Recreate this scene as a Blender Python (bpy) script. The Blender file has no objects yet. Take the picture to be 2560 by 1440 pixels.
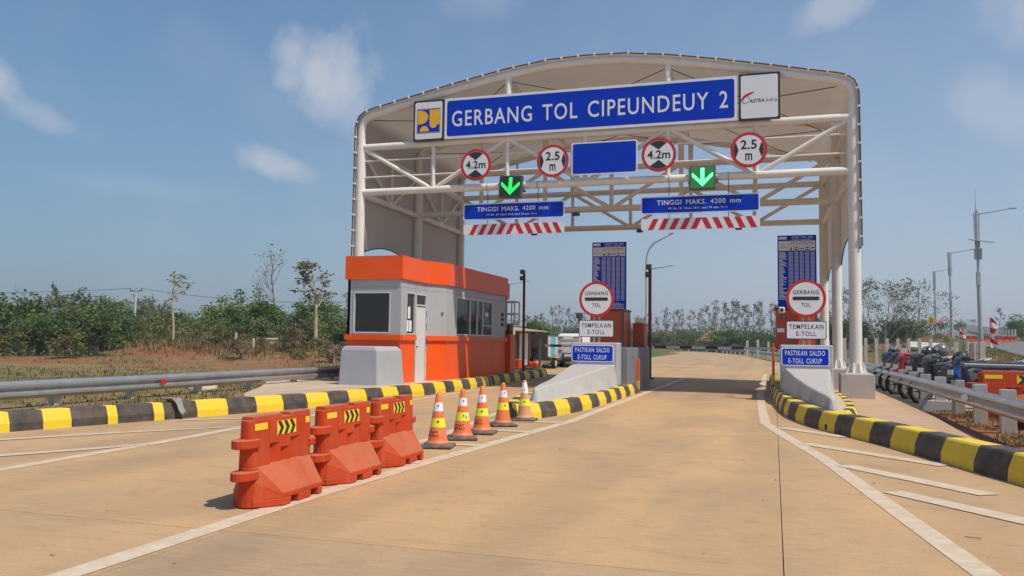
import bpy, math, random
from mathutils import Vector, Matrix, noise

SC = bpy.context.scene
COL = SC.collection
R = math.radians

# ------------------------------------------------------------------ camera
CAM_H = 1.45
F_PX, PITCH, ROLL, YAW = 2095.0, R(3.691), R(0.724), R(17.37)
fw = Vector((-math.sin(YAW) * math.cos(PITCH), math.cos(YAW) * math.cos(PITCH), math.sin(PITCH)))
r0 = Vector((math.cos(YAW), math.sin(YAW), 0))
u0 = r0.cross(fw)
rt = r0 * math.cos(ROLL) + u0 * math.sin(ROLL)
up = -r0 * math.sin(ROLL) + u0 * math.cos(ROLL)
cd = bpy.data.cameras.new('camera')
cam = bpy.data.objects.new('camera', cd)
COL.objects.link(cam)
M4 = Matrix((rt, up, -fw)).transposed().to_4x4()
M4.translation = (0, 0, CAM_H)
cam.matrix_world = M4
cd.sensor_width = 36.0
cd.lens = F_PX / 2560 * 36.0
cd.clip_start = 0.1
cd.clip_end = 6000
SC.camera = cam

# ------------------------------------------------------------------ sun and sky
SUN_TO = Vector((0.60, -0.21, 1.0)).normalized()
sd = bpy.data.lights.new('sun', 'SUN')
sd.energy = 4.1
sd.angle = R(0.53)
sd.color = (1.0, 0.915, 0.78)
sun = bpy.data.objects.new('sun', sd)
COL.objects.link(sun)
sun.rotation_euler = (-SUN_TO).to_track_quat('-Z', 'Y').to_euler()
sun.location = (20, -10, 40)

W = bpy.data.worlds.new('World')
SC.world = W
W.use_nodes = True
nt = W.node_tree
for n in list(nt.nodes):
    nt.nodes.remove(n)


def nd(tree, typ, **kw):
    n = tree.nodes.new(typ)
    for k, v in kw.items():
        setattr(n, k, v)
    return n


sky = nd(nt, 'ShaderNodeTexSky', sky_type='NISHITA')
sky.sun_disc = False
sky.sun_elevation = math.asin(SUN_TO.z)
sky.sun_rotation = math.atan2(SUN_TO.x, SUN_TO.y)
sky.altitude = 0
sky.air_density = 1.0
sky.dust_density = 1.0
sky.ozone_density = 1.6
bg = nd(nt, 'ShaderNodeBackground')
bg.inputs['Strength'].default_value = 0.125
out = nd(nt, 'ShaderNodeOutputWorld')
geo = nd(nt, 'ShaderNodeTexCoord')


def mth(tree, op, a, b=None, clamp=False):
    n = tree.nodes.new('ShaderNodeMath')
    n.operation = op
    n.use_clamp = clamp
    for i, v in enumerate((a, b)):
        if v is None:
            continue
        if isinstance(v, (int, float)):
            n.inputs[i].default_value = v
        else:
            tree.links.new(v, n.inputs[i])
    return n.outputs[0]


def vdot(tree, a, vec):
    n = tree.nodes.new('ShaderNodeVectorMath')
    n.operation = 'DOT_PRODUCT'
    tree.links.new(a, n.inputs[0])
    n.inputs[1].default_value = vec
    return n.outputs['Value']


nrm = nd(nt, 'ShaderNodeVectorMath', operation='NORMALIZE')
nt.links.new(geo.outputs['Generated'], nrm.inputs[0])
DIR = nrm.outputs[0]
noi = nd(nt, 'ShaderNodeTexNoise')
noi.inputs['Scale'].default_value = 11.0
noi.inputs['Detail'].default_value = 9.0
noi.inputs['Roughness'].default_value = 0.58
nt.links.new(DIR, noi.inputs['Vector'])
noi2 = nd(nt, 'ShaderNodeTexNoise')
noi2.inputs['Scale'].default_value = 34.0
noi2.inputs['Detail'].default_value = 6.0
nt.links.new(DIR, noi2.inputs['Vector'])
noi3 = nd(nt, 'ShaderNodeTexNoise')
noi3.inputs['Scale'].default_value = 9.0
noi3.inputs['Detail'].default_value = 5.0
nt.links.new(DIR, noi3.inputs['Vector'])


def az_el(az, el):
    return Vector((math.sin(az) * math.cos(el), math.cos(az) * math.cos(el), math.sin(el)))


# individual clouds: azimuth (deg, right of the road), elevation, half sizes (deg), tilt, strength
CLOUDS = [(-30.2, 17.2, 3.3, 2.9, -48, .75), (-32.4, 18.9, 1.6, 1.6, 0, .55), (-28.6, 15.7, 1.9, 2.4, -20, .45),
          (-33.8, 11.6, 1.9, .95, -12, .62), (-32.3, 11.2, 1.6, .7, -20, .3),
          (-50.0, 14.6, 2.6, 1.3, -30, .68), (-47.6, 13.2, 2.6, .9, -18, .4), (-52, 13.6, 2.8, 1.2, 0, .4),
          (3.6, 21.0, 2.3, 1.3, 24, .5), (5.2, 21.6, 1.3, 1.4, 0, .4),
          (15.8, 19.6, 3.0, 2.4, 30, .42), (18.5, 21.5, 2.6, 2.2, 20, .45),
          (13.6, 14.2, 2.8, 1.8, -30, .36), (16.6, 14.0, 2.4, 1.5, -10, .26), (17, 9.5, 3.0, 1.2, 0, .18),
          (-20.0, 22.8, 3.0, 1.6, 10, .2), (-41, 9.3, 6, .8, -3, .14), (60, 25, 9, 4, 10, .5), (-110, 22, 10, 4, 0, .5),
          (140, 30, 10, 5, 0, .5), (95, 40, 9, 6, 0, .4)]
NTERM = mth(nt, 'ADD', mth(nt, 'MULTIPLY', mth(nt, 'SUBTRACT', noi.outputs['Fac'], .5), 2.3), mth(nt, 'MULTIPLY', mth(nt, 'SUBTRACT', noi2.outputs['Fac'], .5), .9))
acc = None
for az, el, sa, se, tl, st in CLOUDS:
    c = az_el(R(az), R(el))
    ea = Vector((math.cos(R(az)), -math.sin(R(az)), 0))
    ee = c.cross(ea) * -1
    if ee.z < 0:
        ee = -ee
    t = R(tl)
    a1 = ea * math.cos(t) + ee * math.sin(t)
    a2 = -ea * math.sin(t) + ee * math.cos(t)
    da = mth(nt, 'DIVIDE', vdot(nt, DIR, a1), math.sin(R(sa)))
    de = mth(nt, 'DIVIDE', vdot(nt, DIR, a2), math.sin(R(se)))
    # only the hemisphere round the cloud
    fr = mth(nt, 'GREATER_THAN', vdot(nt, DIR, c), 0.5)
    d2 = mth(nt, 'ADD', mth(nt, 'MULTIPLY', da, da), mth(nt, 'MULTIPLY', de, de))
    g = mth(nt, 'MULTIPLY', mth(nt, 'POWER', 2.718, mth(nt, 'MULTIPLY', d2, -0.75)), fr)
    v = mth(nt, 'ADD', mth(nt, 'MULTIPLY', g, 1.25), NTERM)
    one = mth(nt, 'MULTIPLY', mth(nt, 'MULTIPLY', mth(nt, 'SUBTRACT', v, .38), 1.25, clamp=True), mth(nt, 'MULTIPLY', mth(nt, 'MULTIPLY', g, 2.6, clamp=True), st))
    acc = one if acc is None else mth(nt, 'MAXIMUM', acc, one)
cl = acc
wisp = mth(nt, 'MULTIPLY', mth(nt, 'SUBTRACT', noi3.outputs['Fac'], 0.46, clamp=True), 0.35)
cl = mth(nt, 'MAXIMUM', cl, wisp)
mix = nd(nt, 'ShaderNodeMix', data_type='RGBA')
nt.links.new(cl, mix.inputs['Factor'])
hs = nd(nt, 'ShaderNodeHueSaturation')
hs.inputs['Saturation'].default_value = 1.15
hs.inputs['Value'].default_value = 1.02
nt.links.new(sky.outputs[0], hs.inputs['Color'])
# pale lavender-grey haze low over the horizon
sepz = nd(nt, 'ShaderNodeSeparateXYZ')
nt.links.new(DIR, sepz.inputs[0])
hzf = mth(nt, 'MULTIPLY', mth(nt, 'POWER', 2.718, mth(nt, 'MULTIPLY', mth(nt, 'MAXIMUM', sepz.outputs['Z'], 0.0), -3.2)), .90)
# the haze is brighter towards the sun's side of the sky
sh_ = Vector((SUN_TO.x, SUN_TO.y, 0)).normalized()
side = mth(nt, 'MULTIPLY', mth(nt, 'ADD', vdot(nt, DIR, sh_), .90), 1.75, clamp=True)
hcol = nd(nt, 'ShaderNodeMix', data_type='RGBA')
nt.links.new(side, hcol.inputs['Factor'])
hcol.inputs[6].default_value = (1.80, 2.22, 3.10, 1)
hcol.inputs[7].default_value = (3.75, 3.85, 4.70, 1)
hz = nd(nt, 'ShaderNodeMix', data_type='RGBA')
nt.links.new(hzf, hz.inputs['Factor'])
nt.links.new(hcol.outputs[2], hz.inputs[7])
tint = nd(nt, 'ShaderNodeMix', data_type='RGBA', blend_type='MULTIPLY')
tint.inputs['Factor'].default_value = 1.0
nt.links.new(hs.outputs[0], tint.inputs[6])
tint.inputs[7].default_value = (.68, .96, 1.0, 1)
nt.links.new(tint.outputs[2], hz.inputs[6])
nt.links.new(hz.outputs[2], mix.inputs[6])
mix.inputs[7].default_value = (4.6, 4.8, 5.3, 1)
nt.links.new(mix.outputs[2], bg.inputs['Color'])
nt.links.new(bg.outputs[0], out.inputs['Surface'])

SC.view_settings.view_transform = 'Standard'
SC.view_settings.look = 'None'
SC.view_settings.gamma = 1
SC.view_settings.exposure = 0.0
SC.view_settings.use_curve_mapping = False
SC.render.engine = 'CYCLES'
SC.cycles.max_bounces = 8
SC.cycles.diffuse_bounces = 6
SC.cycles.transparent_max_bounces = 8


# ------------------------------------------------------------------ materials
def M(name, col, rough=.6, metal=0.0, var=.12, vscale=3.0, bump=0.0, bscale=40.0, dust=None, dust_amt=0.0, dscale=2.0,
      spec=.5, stretch=None, dust_up=0.0, streak=None, streak_amt=0.0, coat=0.0, world=False):
    m = bpy.data.materials.new(name)
    m.use_nodes = True
    t = m.node_tree
    b = t.nodes['Principled BSDF']
    b.inputs['Roughness'].default_value = rough
    b.inputs['Metallic'].default_value = metal
    b.inputs['Specular IOR Level'].default_value = spec
    if coat:
        b.inputs['Coat Weight'].default_value = coat
        b.inputs['Coat Roughness'].default_value = .12
    tc = t.nodes.new('ShaderNodeTexCoord')
    vec = t.nodes.new('ShaderNodeNewGeometry').outputs['Position'] if world else tc.outputs['Object']
    base_vec = vec
    if stretch:
        mp = t.nodes.new('ShaderNodeMapping')
        mp.inputs['Scale'].default_value = stretch
        t.links.new(vec, mp.inputs['Vector'])
        vec = mp.outputs[0]
    n1 = t.nodes.new('ShaderNodeTexNoise')
    n1.inputs['Scale'].default_value = vscale
    n1.inputs['Detail'].default_value = 6
    t.links.new(vec, n1.inputs['Vector'])
    mx = t.nodes.new('ShaderNodeMix')
    mx.data_type = 'RGBA'
    mr = t.nodes.new('ShaderNodeMapRange')
    mr.inputs['From Min'].default_value = .3
    mr.inputs['From Max'].default_value = .7
    t.links.new(n1.outputs['Fac'], mr.inputs['Value'])
    t.links.new(mr.outputs[0], mx.inputs['Factor'])
    mx.inputs[6].default_value = (*[c * (1 - var) for c in col], 1)
    mx.inputs[7].default_value = (*[min(1, c * (1 + var)) for c in col], 1)
    c = mx.outputs[2]
    if dust:
        n2 = t.nodes.new('ShaderNodeTexNoise')
        n2.inputs['Scale'].default_value = dscale
        n2.inputs['Detail'].default_value = 8
        n2.inputs['Roughness'].default_value = .65
        t.links.new(vec, n2.inputs['Vector'])
        mr2 = t.nodes.new('ShaderNodeMapRange')
        mr2.inputs['From Min'].default_value = .35
        mr2.inputs['From Max'].default_value = .75
        mr2.inputs['To Max'].default_value = dust_amt
        t.links.new(n2.outputs['Fac'], mr2.inputs['Value'])
        fac = mr2.outputs[0]
        if dust_up:
            g = t.nodes.new('ShaderNodeNewGeometry')
            sx = t.nodes.new('ShaderNodeSeparateXYZ')
            t.links.new(g.outputs['Normal'], sx.inputs[0])
            upf = mth(t, 'MULTIPLY', mth(t, 'MAXIMUM', sx.outputs['Z'], 0), dust_up)
            fac = mth(t, 'ADD', fac, mth(t, 'MULTIPLY', upf, mth(t, 'ADD', n2.outputs['Fac'], .35)), clamp=True)
        m2 = t.nodes.new('ShaderNodeMix')
        m2.data_type = 'RGBA'
        t.links.new(fac, m2.inputs['Factor'])
        t.links.new(c, m2.inputs[6])
        m2.inputs[7].default_value = (*dust, 1)
        c = m2.outputs[2]
    if streak:
        mp2 = t.nodes.new('ShaderNodeMapping')
        mp2.inputs['Scale'].default_value = (14, 14, .8)
        t.links.new(base_vec, mp2.inputs['Vector'])
        n3 = t.nodes.new('ShaderNodeTexNoise')
        n3.inputs['Scale'].default_value = 1.0
        n3.inputs['Detail'].default_value = 4
        t.links.new(mp2.outputs[0], n3.inputs['Vector'])
        mr3 = t.nodes.new('ShaderNodeMapRange')
        mr3.inputs['From Min'].default_value = .52
        mr3.inputs['From Max'].default_value = .75
        mr3.inputs['To Max'].default_value = streak_amt
        t.links.new(n3.outputs['Fac'], mr3.inputs['Value'])
        m3 = t.nodes.new('ShaderNodeMix')
        m3.data_type = 'RGBA'
        t.links.new(mr3.outputs[0], m3.inputs['Factor'])
        t.links.new(c, m3.inputs[6])
        m3.inputs[7].default_value = (*streak, 1)
        c = m3.outputs[2]
    t.links.new(c, b.inputs['Base Color'])
    if bump:
        n4 = t.nodes.new('ShaderNodeTexNoise')
        n4.inputs['Scale'].default_value = bscale
        n4.inputs['Detail'].default_value = 5
        t.links.new(vec, n4.inputs['Vector'])
        bp = t.nodes.new('ShaderNodeBump')
        bp.inputs['Strength'].default_value = bump
        bp.inputs['Distance'].default_value = .02
        t.links.new(n4.outputs['Fac'], bp.inputs['Height'])
        t.links.new(bp.outputs[0], b.inputs['Normal'])
    return m


DUST = (.45, .26, .13)
SOIL = (.30, .115, .05)


def leafmat(name, col, var=.35, trans=.35):
    m = M(name, col, rough=.55, var=var, vscale=.9, spec=.3)
    t = m.node_tree
    b = t.nodes['Principled BSDF']
    src = b.inputs['Base Color'].links[0].from_socket
    tr = t.nodes.new('ShaderNodeBsdfTranslucent')
    t.links.new(src, tr.inputs['Color'])
    ms = t.nodes.new('ShaderNodeMixShader')
    ms.inputs[0].default_value = trans
    o = t.nodes['Material Output']
    t.links.new(b.outputs[0], ms.inputs[1])
    t.links.new(tr.outputs[0], ms.inputs[2])
    t.links.new(ms.outputs[0], o.inputs['Surface'])
    return m


def concrete_mat(name, base, stain, warm, fine=True):
    m = bpy.data.materials.new(name)
    m.use_nodes = True
    t = m.node_tree
    b = t.nodes['Principled BSDF']
    b.inputs['Roughness'].default_value = .82
    b.inputs['Specular IOR Level'].default_value = .35
    g = t.nodes.new('ShaderNodeNewGeometry')
    pos = g.outputs['Position']

    def noise_(scale, stretch=(1, 1, 1), detail=6, rough=.55, dist=0.0):
        mp = t.nodes.new('ShaderNodeMapping')
        mp.inputs['Scale'].default_value = stretch
        t.links.new(pos, mp.inputs['Vector'])
        n = t.nodes.new('ShaderNodeTexNoise')
        n.inputs['Scale'].default_value = scale
        n.inputs['Detail'].default_value = detail
        n.inputs['Roughness'].default_value = rough
        n.inputs['Distortion'].default_value = dist
        t.links.new(mp.outputs[0], n.inputs['Vector'])
        return n.outputs['Fac']

    def ramp(v, a, bb, lo=0.0, hi=1.0):
        r_ = t.nodes.new('ShaderNodeMapRange')
        r_.inputs['From Min'].default_value = a
        r_.inputs['From Max'].default_value = bb
        r_.inputs['To Min'].default_value = lo
        r_.inputs['To Max'].default_value = hi
        t.links.new(v, r_.inputs['Value'])
        return r_.outputs[0]

    def mixc(f, a, bb):
        x = t.nodes.new('ShaderNodeMix')
        x.data_type = 'RGBA'
        t.links.new(f, x.inputs['Factor'])
        for i, v in ((6, a), (7, bb)):
            if isinstance(v, tuple):
                x.inputs[i].default_value = (*v, 1)
            else:
                t.links.new(v, x.inputs[i])
        return x.outputs[2]

    c = mixc(ramp(noise_(.35, detail=4), .35, .65), base, warm)
    c = mixc(ramp(noise_(.55, (1, .45, 1), 8, .62, .6), .44, .66, 0, .8), c, stain)
    c = mixc(ramp(noise_(2.6, (.7, 1.2, 1), 9, .75, .5), .52, .70, 0, .5), c, tuple(v * .68 for v in stain))
    lo = tuple(v * .80 for v in stain)
    # tyre-worn wheel paths, a little greyer along the lanes
    sx = t.nodes.new('ShaderNodeSeparateXYZ')
    t.links.new(pos, sx.inputs[0])
    w = mth(t, 'ABSOLUTE', mth(t, 'SINE', mth(t, 'MULTIPLY', mth(t, 'ADD', sx.outputs['X'], 1.05), 1.85)))
    c = mixc(mth(t, 'MULTIPLY', ramp(w, .6, 1.0, 0, .5), ramp(noise_(.5, (1, .2, 1)), .35, .65)), c, lo)
    c = mixc(ramp(noise_(9, (.30, 2.6, 1), 5, .65), .48, .75, 0, .5), c, tuple(v * 1.25 for v in base))
    c = mixc(ramp(noise_(14, (.35, 2.0, 1), 6, .75), .60, .76, 0, .5), c, tuple(v * .45 for v in stain))
    c = mixc(ramp(noise_(45, (.6, 1.3, 1), 4, .7), .42, .72, 0, .38), c, lo)
    if fine:
        wc = t.nodes.new('ShaderNodeTexWave')
        wc.bands_direction = 'Y'
        wc.inputs['Scale'].default_value = 9
        wc.inputs['Distortion'].default_value = 2.2
        wc.inputs['Detail'].default_value = 4
        wc.inputs['Detail Scale'].default_value = 3
        t.links.new(pos, wc.inputs['Vector'])
        c = mixc(mth(t, 'MULTIPLY', wc.outputs['Fac'], ramp(noise_(.8, (1, 1, 1), 3), .3, .7, .05, .34)), c, tuple(v * .72 for v in stain))
    # every slab was cast on its own: slight differences of tone
    oi = t.nodes.new('ShaderNodeObjectInfo')
    hv = t.nodes.new('ShaderNodeHueSaturation')
    t.links.new(mth(t, 'ADD', mth(t, 'MULTIPLY', oi.outputs['Random'], .14), .92), hv.inputs['Value'])
    t.links.new(mth(t, 'ADD', mth(t, 'MULTIPLY', oi.outputs['Random'], .10), .95), hv.inputs['Saturation'])
    t.links.new(c, hv.inputs['Color'])
    c = hv.outputs[0]
    t.links.new(c, b.inputs['Base Color'])
    if fine:
        bp = t.nodes.new('ShaderNodeBump')
        bp.inputs['Strength'].default_value = .6
        bp.inputs['Distance'].default_value = .006
        wv = t.nodes.new('ShaderNodeTexWave')
        wv.bands_direction = 'Y'
        wv.inputs['Scale'].default_value = 14
        wv.inputs['Distortion'].default_value = 1.4
        wv.inputs['Detail'].default_value = 3
        wv.inputs['Detail Scale'].default_value = 2
        t.links.new(pos, wv.inputs['Vector'])
        hh = mth(t, 'ADD', mth(t, 'MULTIPLY', wv.outputs['Fac'], .6), mth(t, 'MULTIPLY', noise_(70, (1, 1, 1), 4), .9))
        t.links.new(hh, bp.inputs['Height'])
        t.links.new(bp.outputs[0], b.inputs['Normal'])
    return m


MT = {}
MT['road'] = concrete_mat('road_concrete', (.535, .335, .178), (.385, .260, .155), (.600, .365, .180))
MT['walk'] = concrete_mat('walkway_concrete', (.53, .35, .22), (.40, .27, .17), (.58, .36, .21), False)
MT['slab'] = concrete_mat('parking_concrete', (.46, .36, .25), (.36, .27, .18), (.50, .38, .25), False)
MT['island'] = concrete_mat('island_concrete', (.55, .43, .32), (.42, .31, .22), (.58, .44, .31), False)
MT['joint'] = M('joint_filler', (.09, .07, .05), .95)
MT['asphalt'] = M('asphalt', (.16, .155, .15), .9, var=.18, vscale=.6, bump=.3, bscale=60)
MT['linepaint'] = M('road_line_paint', (.62, .50, .38), .75, var=.1, vscale=4, dust=(.50, .34, .20), dust_amt=.85, dscale=7)
MT['yellow'] = M('kerb_yellow', (.82, .58, .012), .6, var=.07, vscale=4, dust=DUST, dust_amt=.34, dscale=4, bump=.15, bscale=30, world=True, streak=(.42, .30, .06), streak_amt=.30)
MT['black'] = M('kerb_black', (.042, .036, .034), .65, var=.2, vscale=4, dust=(.26, .17, .11), dust_amt=.42, dscale=4, bump=.2, bscale=30, world=True)
MT['white_steel'] = M('white_painted_steel', (.80, .755, .69), .42, var=.05, vscale=1.5, dust=(.55, .38, .26), dust_amt=.16, dscale=1.3,
                      streak=(.5, .35, .24), streak_amt=.12)
MT['cable'] = M('dark_cable', (.06, .05, .045), .6)
MT['galv'] = M('galvanised_steel', (.50, .52, .53), .42, metal=.75, var=.12, vscale=2.5, dust=(.42, .33, .25), dust_amt=.45, dscale=3)
MT['galv_post'] = M('dusty_galvanised_post', (.46, .45, .42), .6, metal=.2, var=.12, dust=(.5, .38, .27), dust_amt=.5, dscale=4)
MT['lamp'] = M('lamp_post_grey', (.40, .43, .44), .5, metal=.3)
MT['greypaint'] = M('grey_paint', (.17, .178, .20), .55, var=.05, vscale=2, dust=(.5, .42, .36), dust_amt=.10, dscale=2, bump=.04)
MT['greywall'] = M('grey_wall_paint', (.40, .415, .44), .5, var=.04, vscale=1.2, dust=(.5, .42, .35), dust_amt=.22, streak=(.30, .29, .28), streak_amt=.22)
MT['block'] = M('grey_block_paint', (.36, .38, .42), .6, var=.05, vscale=2.0, dust=(.5, .40, .32), dust_amt=.28, bump=.08, bscale=18, streak=(.30, .29, .29), streak_amt=.25)
MT['pedestal'] = M('grey_pedestal', (.44, .43, .44), .7, var=.10, vscale=3, bump=.2, dust=(.5, .33, .2), dust_amt=.45, dscale=3, streak=(.55, .5, .46), streak_amt=.5)
MT['bullnose'] = M('pale_concrete_paint', (.44, .445, .46), .65, var=.06, vscale=1.5, dust=(.50, .40, .31), dust_amt=.5, dscale=2.2, bump=.15, bscale=20, dust_up=.3, streak=(.30, .26, .22), streak_amt=.35, world=True)
MT['orange_panel'] = M('orange_cladding', (.88, .098, .005), .38, var=.04, vscale=1.0, dust=(.6, .3, .18), dust_amt=.07, streak=(.55, .10, .02), streak_amt=.22, spec=.3)
MT['orange_machine'] = M('red_orange_machine', (.46, .07, .025), .4, var=.08, vscale=2)
MT['barrier'] = M('orange_plastic', (.49, .046, .009), .6, var=.12, vscale=3, dust=(.45, .25, .135), dust_amt=.10, dscale=4.0, dust_up=.62, spec=.18, world=True, streak=(.50, .16, .08), streak_amt=.28, bump=.12, bscale=9)
MT['cone'] = M('cone_orange', (.82, .16, .03), .5, var=.08, vscale=6, dust=(.55, .3, .18), dust_amt=.42, dscale=7, world=True, streak=(.45, .2, .12), streak_amt=.4)
MT['cone_faded'] = M('cone_faded_orange', (.66, .29, .15), .6, var=.10, vscale=6, dust=(.62, .42, .3), dust_amt=.4, dscale=7)
MT['rubber'] = M('dusty_rubber', (.055, .045, .04), .85, var=.2, dust=(.26, .17, .11), dust_amt=.6, dscale=8, dust_up=.25)
MT['tyre'] = M('tyre_rubber', (.02, .019, .018), .8, var=.2)
MT['signblue'] = M('sign_blue', (.0006, .040, .50), .6, var=.05, vscale=.7, spec=.12)
MT['signwhite'] = M('sign_white', (.78, .77, .79), .4, var=.03, vscale=1)
MT['signred'] = M('sign_red', (.55, .018, .022), .4, var=.05)
MT['signblack'] = M('sign_black', (.025, .025, .03), .45, var=.05)
MT['signyellow'] = M('sign_yellow', (.85, .47, .015), .4, var=.04)
MT['reflect_yellow'] = M('reflective_yellow', (.88, .60, .015), .35, var=.05, dust=(.6, .4, .2), dust_amt=.15, dscale=10)
MT['lime'] = M('reflective_lime', (.85, .80, .02), .35, var=.05, dust=(.6, .5, .2), dust_amt=.15, dscale=10)
MT['bandwhite'] = M('reflective_white', (.82, .80, .80), .4, var=.04, dust=(.6, .45, .35), dust_amt=.15, dscale=10)
MT['alu'] = M('window_aluminium', (.62, .62, .63), .45, metal=.2, var=.05)
MT['steel_door'] = M('brushed_steel_door', (.70, .70, .69), .4, metal=.1, var=.05)
MT['paper'] = M('paper', (.80, .79, .76), .7, var=.03)
MT['dark'] = M('dark_interior', (.03, .028, .027), .7)
MT['darkgrey'] = M('dark_grey_metal', (.075, .075, .078), .5, var=.12)
MT['darkred'] = M('dark_red_paint', (.16, .018, .018), .5, var=.1)
MT['rust_wall'] = M('reddish_brown_wall', (.24, .09, .065), .8, var=.2, vscale=2, dust=(.4, .25, .18), dust_amt=.4)
MT['tanroof'] = M('tan_sheet_roof', (.40, .275, .19), .7, var=.12, vscale=2, bump=.1)
MT['whitepaint'] = M('white_car_paint', (.78, .78, .80), .25, var=.03, coat=.5)
MT['bumper'] = M('dark_plastic', (.03, .03, .032), .5)
MT['cyan'] = M('cyan_paint', (.10, .42, .55), .45, var=.1)
MT['concpost'] = M('concrete_post', (.58, .54, .47), .85, var=.12, vscale=4, bump=.2, dust=(.5, .3, .18), dust_amt=.35)
MT['utilpole'] = M('pale_concrete_pole', (.55, .52, .46), .8, var=.1)
MT['wood'] = M('bark', (.30, .22, .15), .9, var=.3, vscale=3, bump=.4)
MT['bark_pale'] = M('pale_bark', (.46, .36, .25), .9, var=.25, vscale=3, bump=.4)
MT['bark_grey'] = M('grey_bark', (.26, .22, .19), .9, var=.25, vscale=3, bump=.4)
MT['leaf_dark'] = leafmat('leaf_dark', (.072, .125, .034))
MT['leaf_mid'] = leafmat('leaf_mid', (.145, .205, .055))
MT['leaf_light'] = leafmat('leaf_light', (.22, .28, .07))
MT['leaf_olive'] = leafmat('leaf_olive', (.20, .175, .075))
MT['leaf_brown'] = leafmat('leaf_brown', (.30, .215, .135))
MT['leaf_dull'] = leafmat('leaf_dull', (.170, .190, .105))
MT['leaf_yellow'] = leafmat('leaf_yellow', (.36, .28, .07))
MT['grass_dry'] = leafmat('grass_dry', (.27, .195, .090), .3)
MT['grass_green'] = leafmat('grass_green', (.13, .15, .05), .3)
MT['flagred'] = leafmat('flag_red', (.55, .012, .02), .08, .3)
MT['flagwhite'] = leafmat('flag_white', (.75, .74, .74), .05, .3)
MT['chrome'] = M('mirror_chrome', (.75, .77, .80), .12, metal=1.0, var=.02)
MT['helmet'] = M('black_helmet', (.022, .022, .025), .28, var=.1, coat=.4)
MT['helmet_matt'] = M('matt_black_helmet', (.020, .020, .021), .5, var=.1)
MT['helmet_grey'] = M('grey_helmet', (.13, .14, .15), .3, var=.12, coat=.4)
MT['bikeblue'] = M('navy_bike_paint', (.02, .03, .14), .3, var=.1, coat=.5)
MT['bikered'] = M('red_bike_paint', (.42, .012, .035), .3, var=.1, coat=.5)
MT['bikegrey'] = M('grey_bike_paint', (.10, .105, .11), .35, var=.15, coat=.4)
MT['bikeblack'] = M('black_bike_paint', (.02, .02, .022), .35, var=.15, coat=.4)
MT['brightblue'] = M('blue_plastic', (.015, .12, .50), .4, var=.1)
MT['tan_cloth'] = M('beige_cloth', (.50, .39, .27), .9, var=.15, vscale=8)
MT['tarp'] = M('orange_tarpaulin', (.78, .14, .06), .5, var=.15)
MT['bluetarp'] = M('blue_tarpaulin', (.02, .16, .45), .5, var=.1)
MT['greyrag'] = M('grey_plastic_sack', (.26, .235, .215), .7, var=.25, vscale=6)
MT['rooftile'] = M('red_roof_tile', (.36, .11, .07), .8, var=.2)
MT['board_tile'] = M('pale_stacked_slab', (.56, .51, .43), .8, var=.15, vscale=4)


def emit_mat(name, col, s):
    m = bpy.data.materials.new(name)
    m.use_nodes = True
    b = m.node_tree.nodes['Principled BSDF']
    b.inputs['Base Color'].default_value = (.02, .2, .05, 1)
    b.inputs['Emission Color'].default_value = (*col, 1)
    b.inputs['Emission Strength'].default_value = s
    return m


MT['green_led'] = emit_mat('green_led', (.012, 1.0, .10), 1.25)
MT['green_led_bright'] = emit_mat('bright_green_led', (.13, 1.0, .36), 1.9)
MT['led_panel_lit'] = emit_mat('lit_led_panel', (.10, .40, .06), .10)
MT['led_panel'] = M('led_panel', (.022, .03, .02), .35, var=.2, vscale=12)


def glass_mat():
    m = bpy.data.materials.new('tinted_window_glass')
    m.use_nodes = True
    t = m.node_tree
    b = t.nodes['Principled BSDF']
    b.inputs['Base Color'].default_value = (.35, .36, .36, 1)
    b.inputs['Roughness'].default_value = .02
    b.inputs['IOR'].default_value = 1.45
    tr = t.nodes.new('ShaderNodeBsdfTransparent')
    tr.inputs['Color'].default_value = (.26, .27, .27, 1)
    gl = t.nodes.new('ShaderNodeBsdfGlossy')
    gl.inputs['Roughness'].default_value = .03
    gl.inputs['Color'].default_value = (.85, .85, .85, 1)
    fr = t.nodes.new('ShaderNodeFresnel')
    fr.inputs['IOR'].default_value = 1.6
    ms = t.nodes.new('ShaderNodeMixShader')
    t.links.new(mth(t, 'ADD', mth(t, 'MULTIPLY', fr.outputs[0], .8), .02), ms.inputs[0])
    t.links.new(tr.outputs[0], ms.inputs[1])
    t.links.new(gl.outputs[0], ms.inputs[2])
    t.links.new(ms.outputs[0], t.nodes['Material Output'].inputs['Surface'])
    t.nodes.remove(b)
    return m


MT['glass'] = glass_mat()


def membrane_mat():
    m = M('canopy_membrane', (.55, .48, .42), .7, var=.04, vscale=.6, dust=(.5, .36, .26), dust_amt=.15, dscale=.8)
    t = m.node_tree
    b = t.nodes['Principled BSDF']
    src = b.inputs['Base Color'].links[0].from_socket
    tr = t.nodes.new('ShaderNodeBsdfTranslucent')
    t.links.new(src, tr.inputs['Color'])
    ms = t.nodes.new('ShaderNodeMixShader')
    ms.inputs[0].default_value = .20
    t.links.new(b.outputs[0], ms.inputs[1])
    t.links.new(tr.outputs[0], ms.inputs[2])
    t.links.new(ms.outputs[0], t.nodes['Material Output'].inputs['Surface'])
    return m


MT['membrane'] = membrane_mat()


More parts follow.
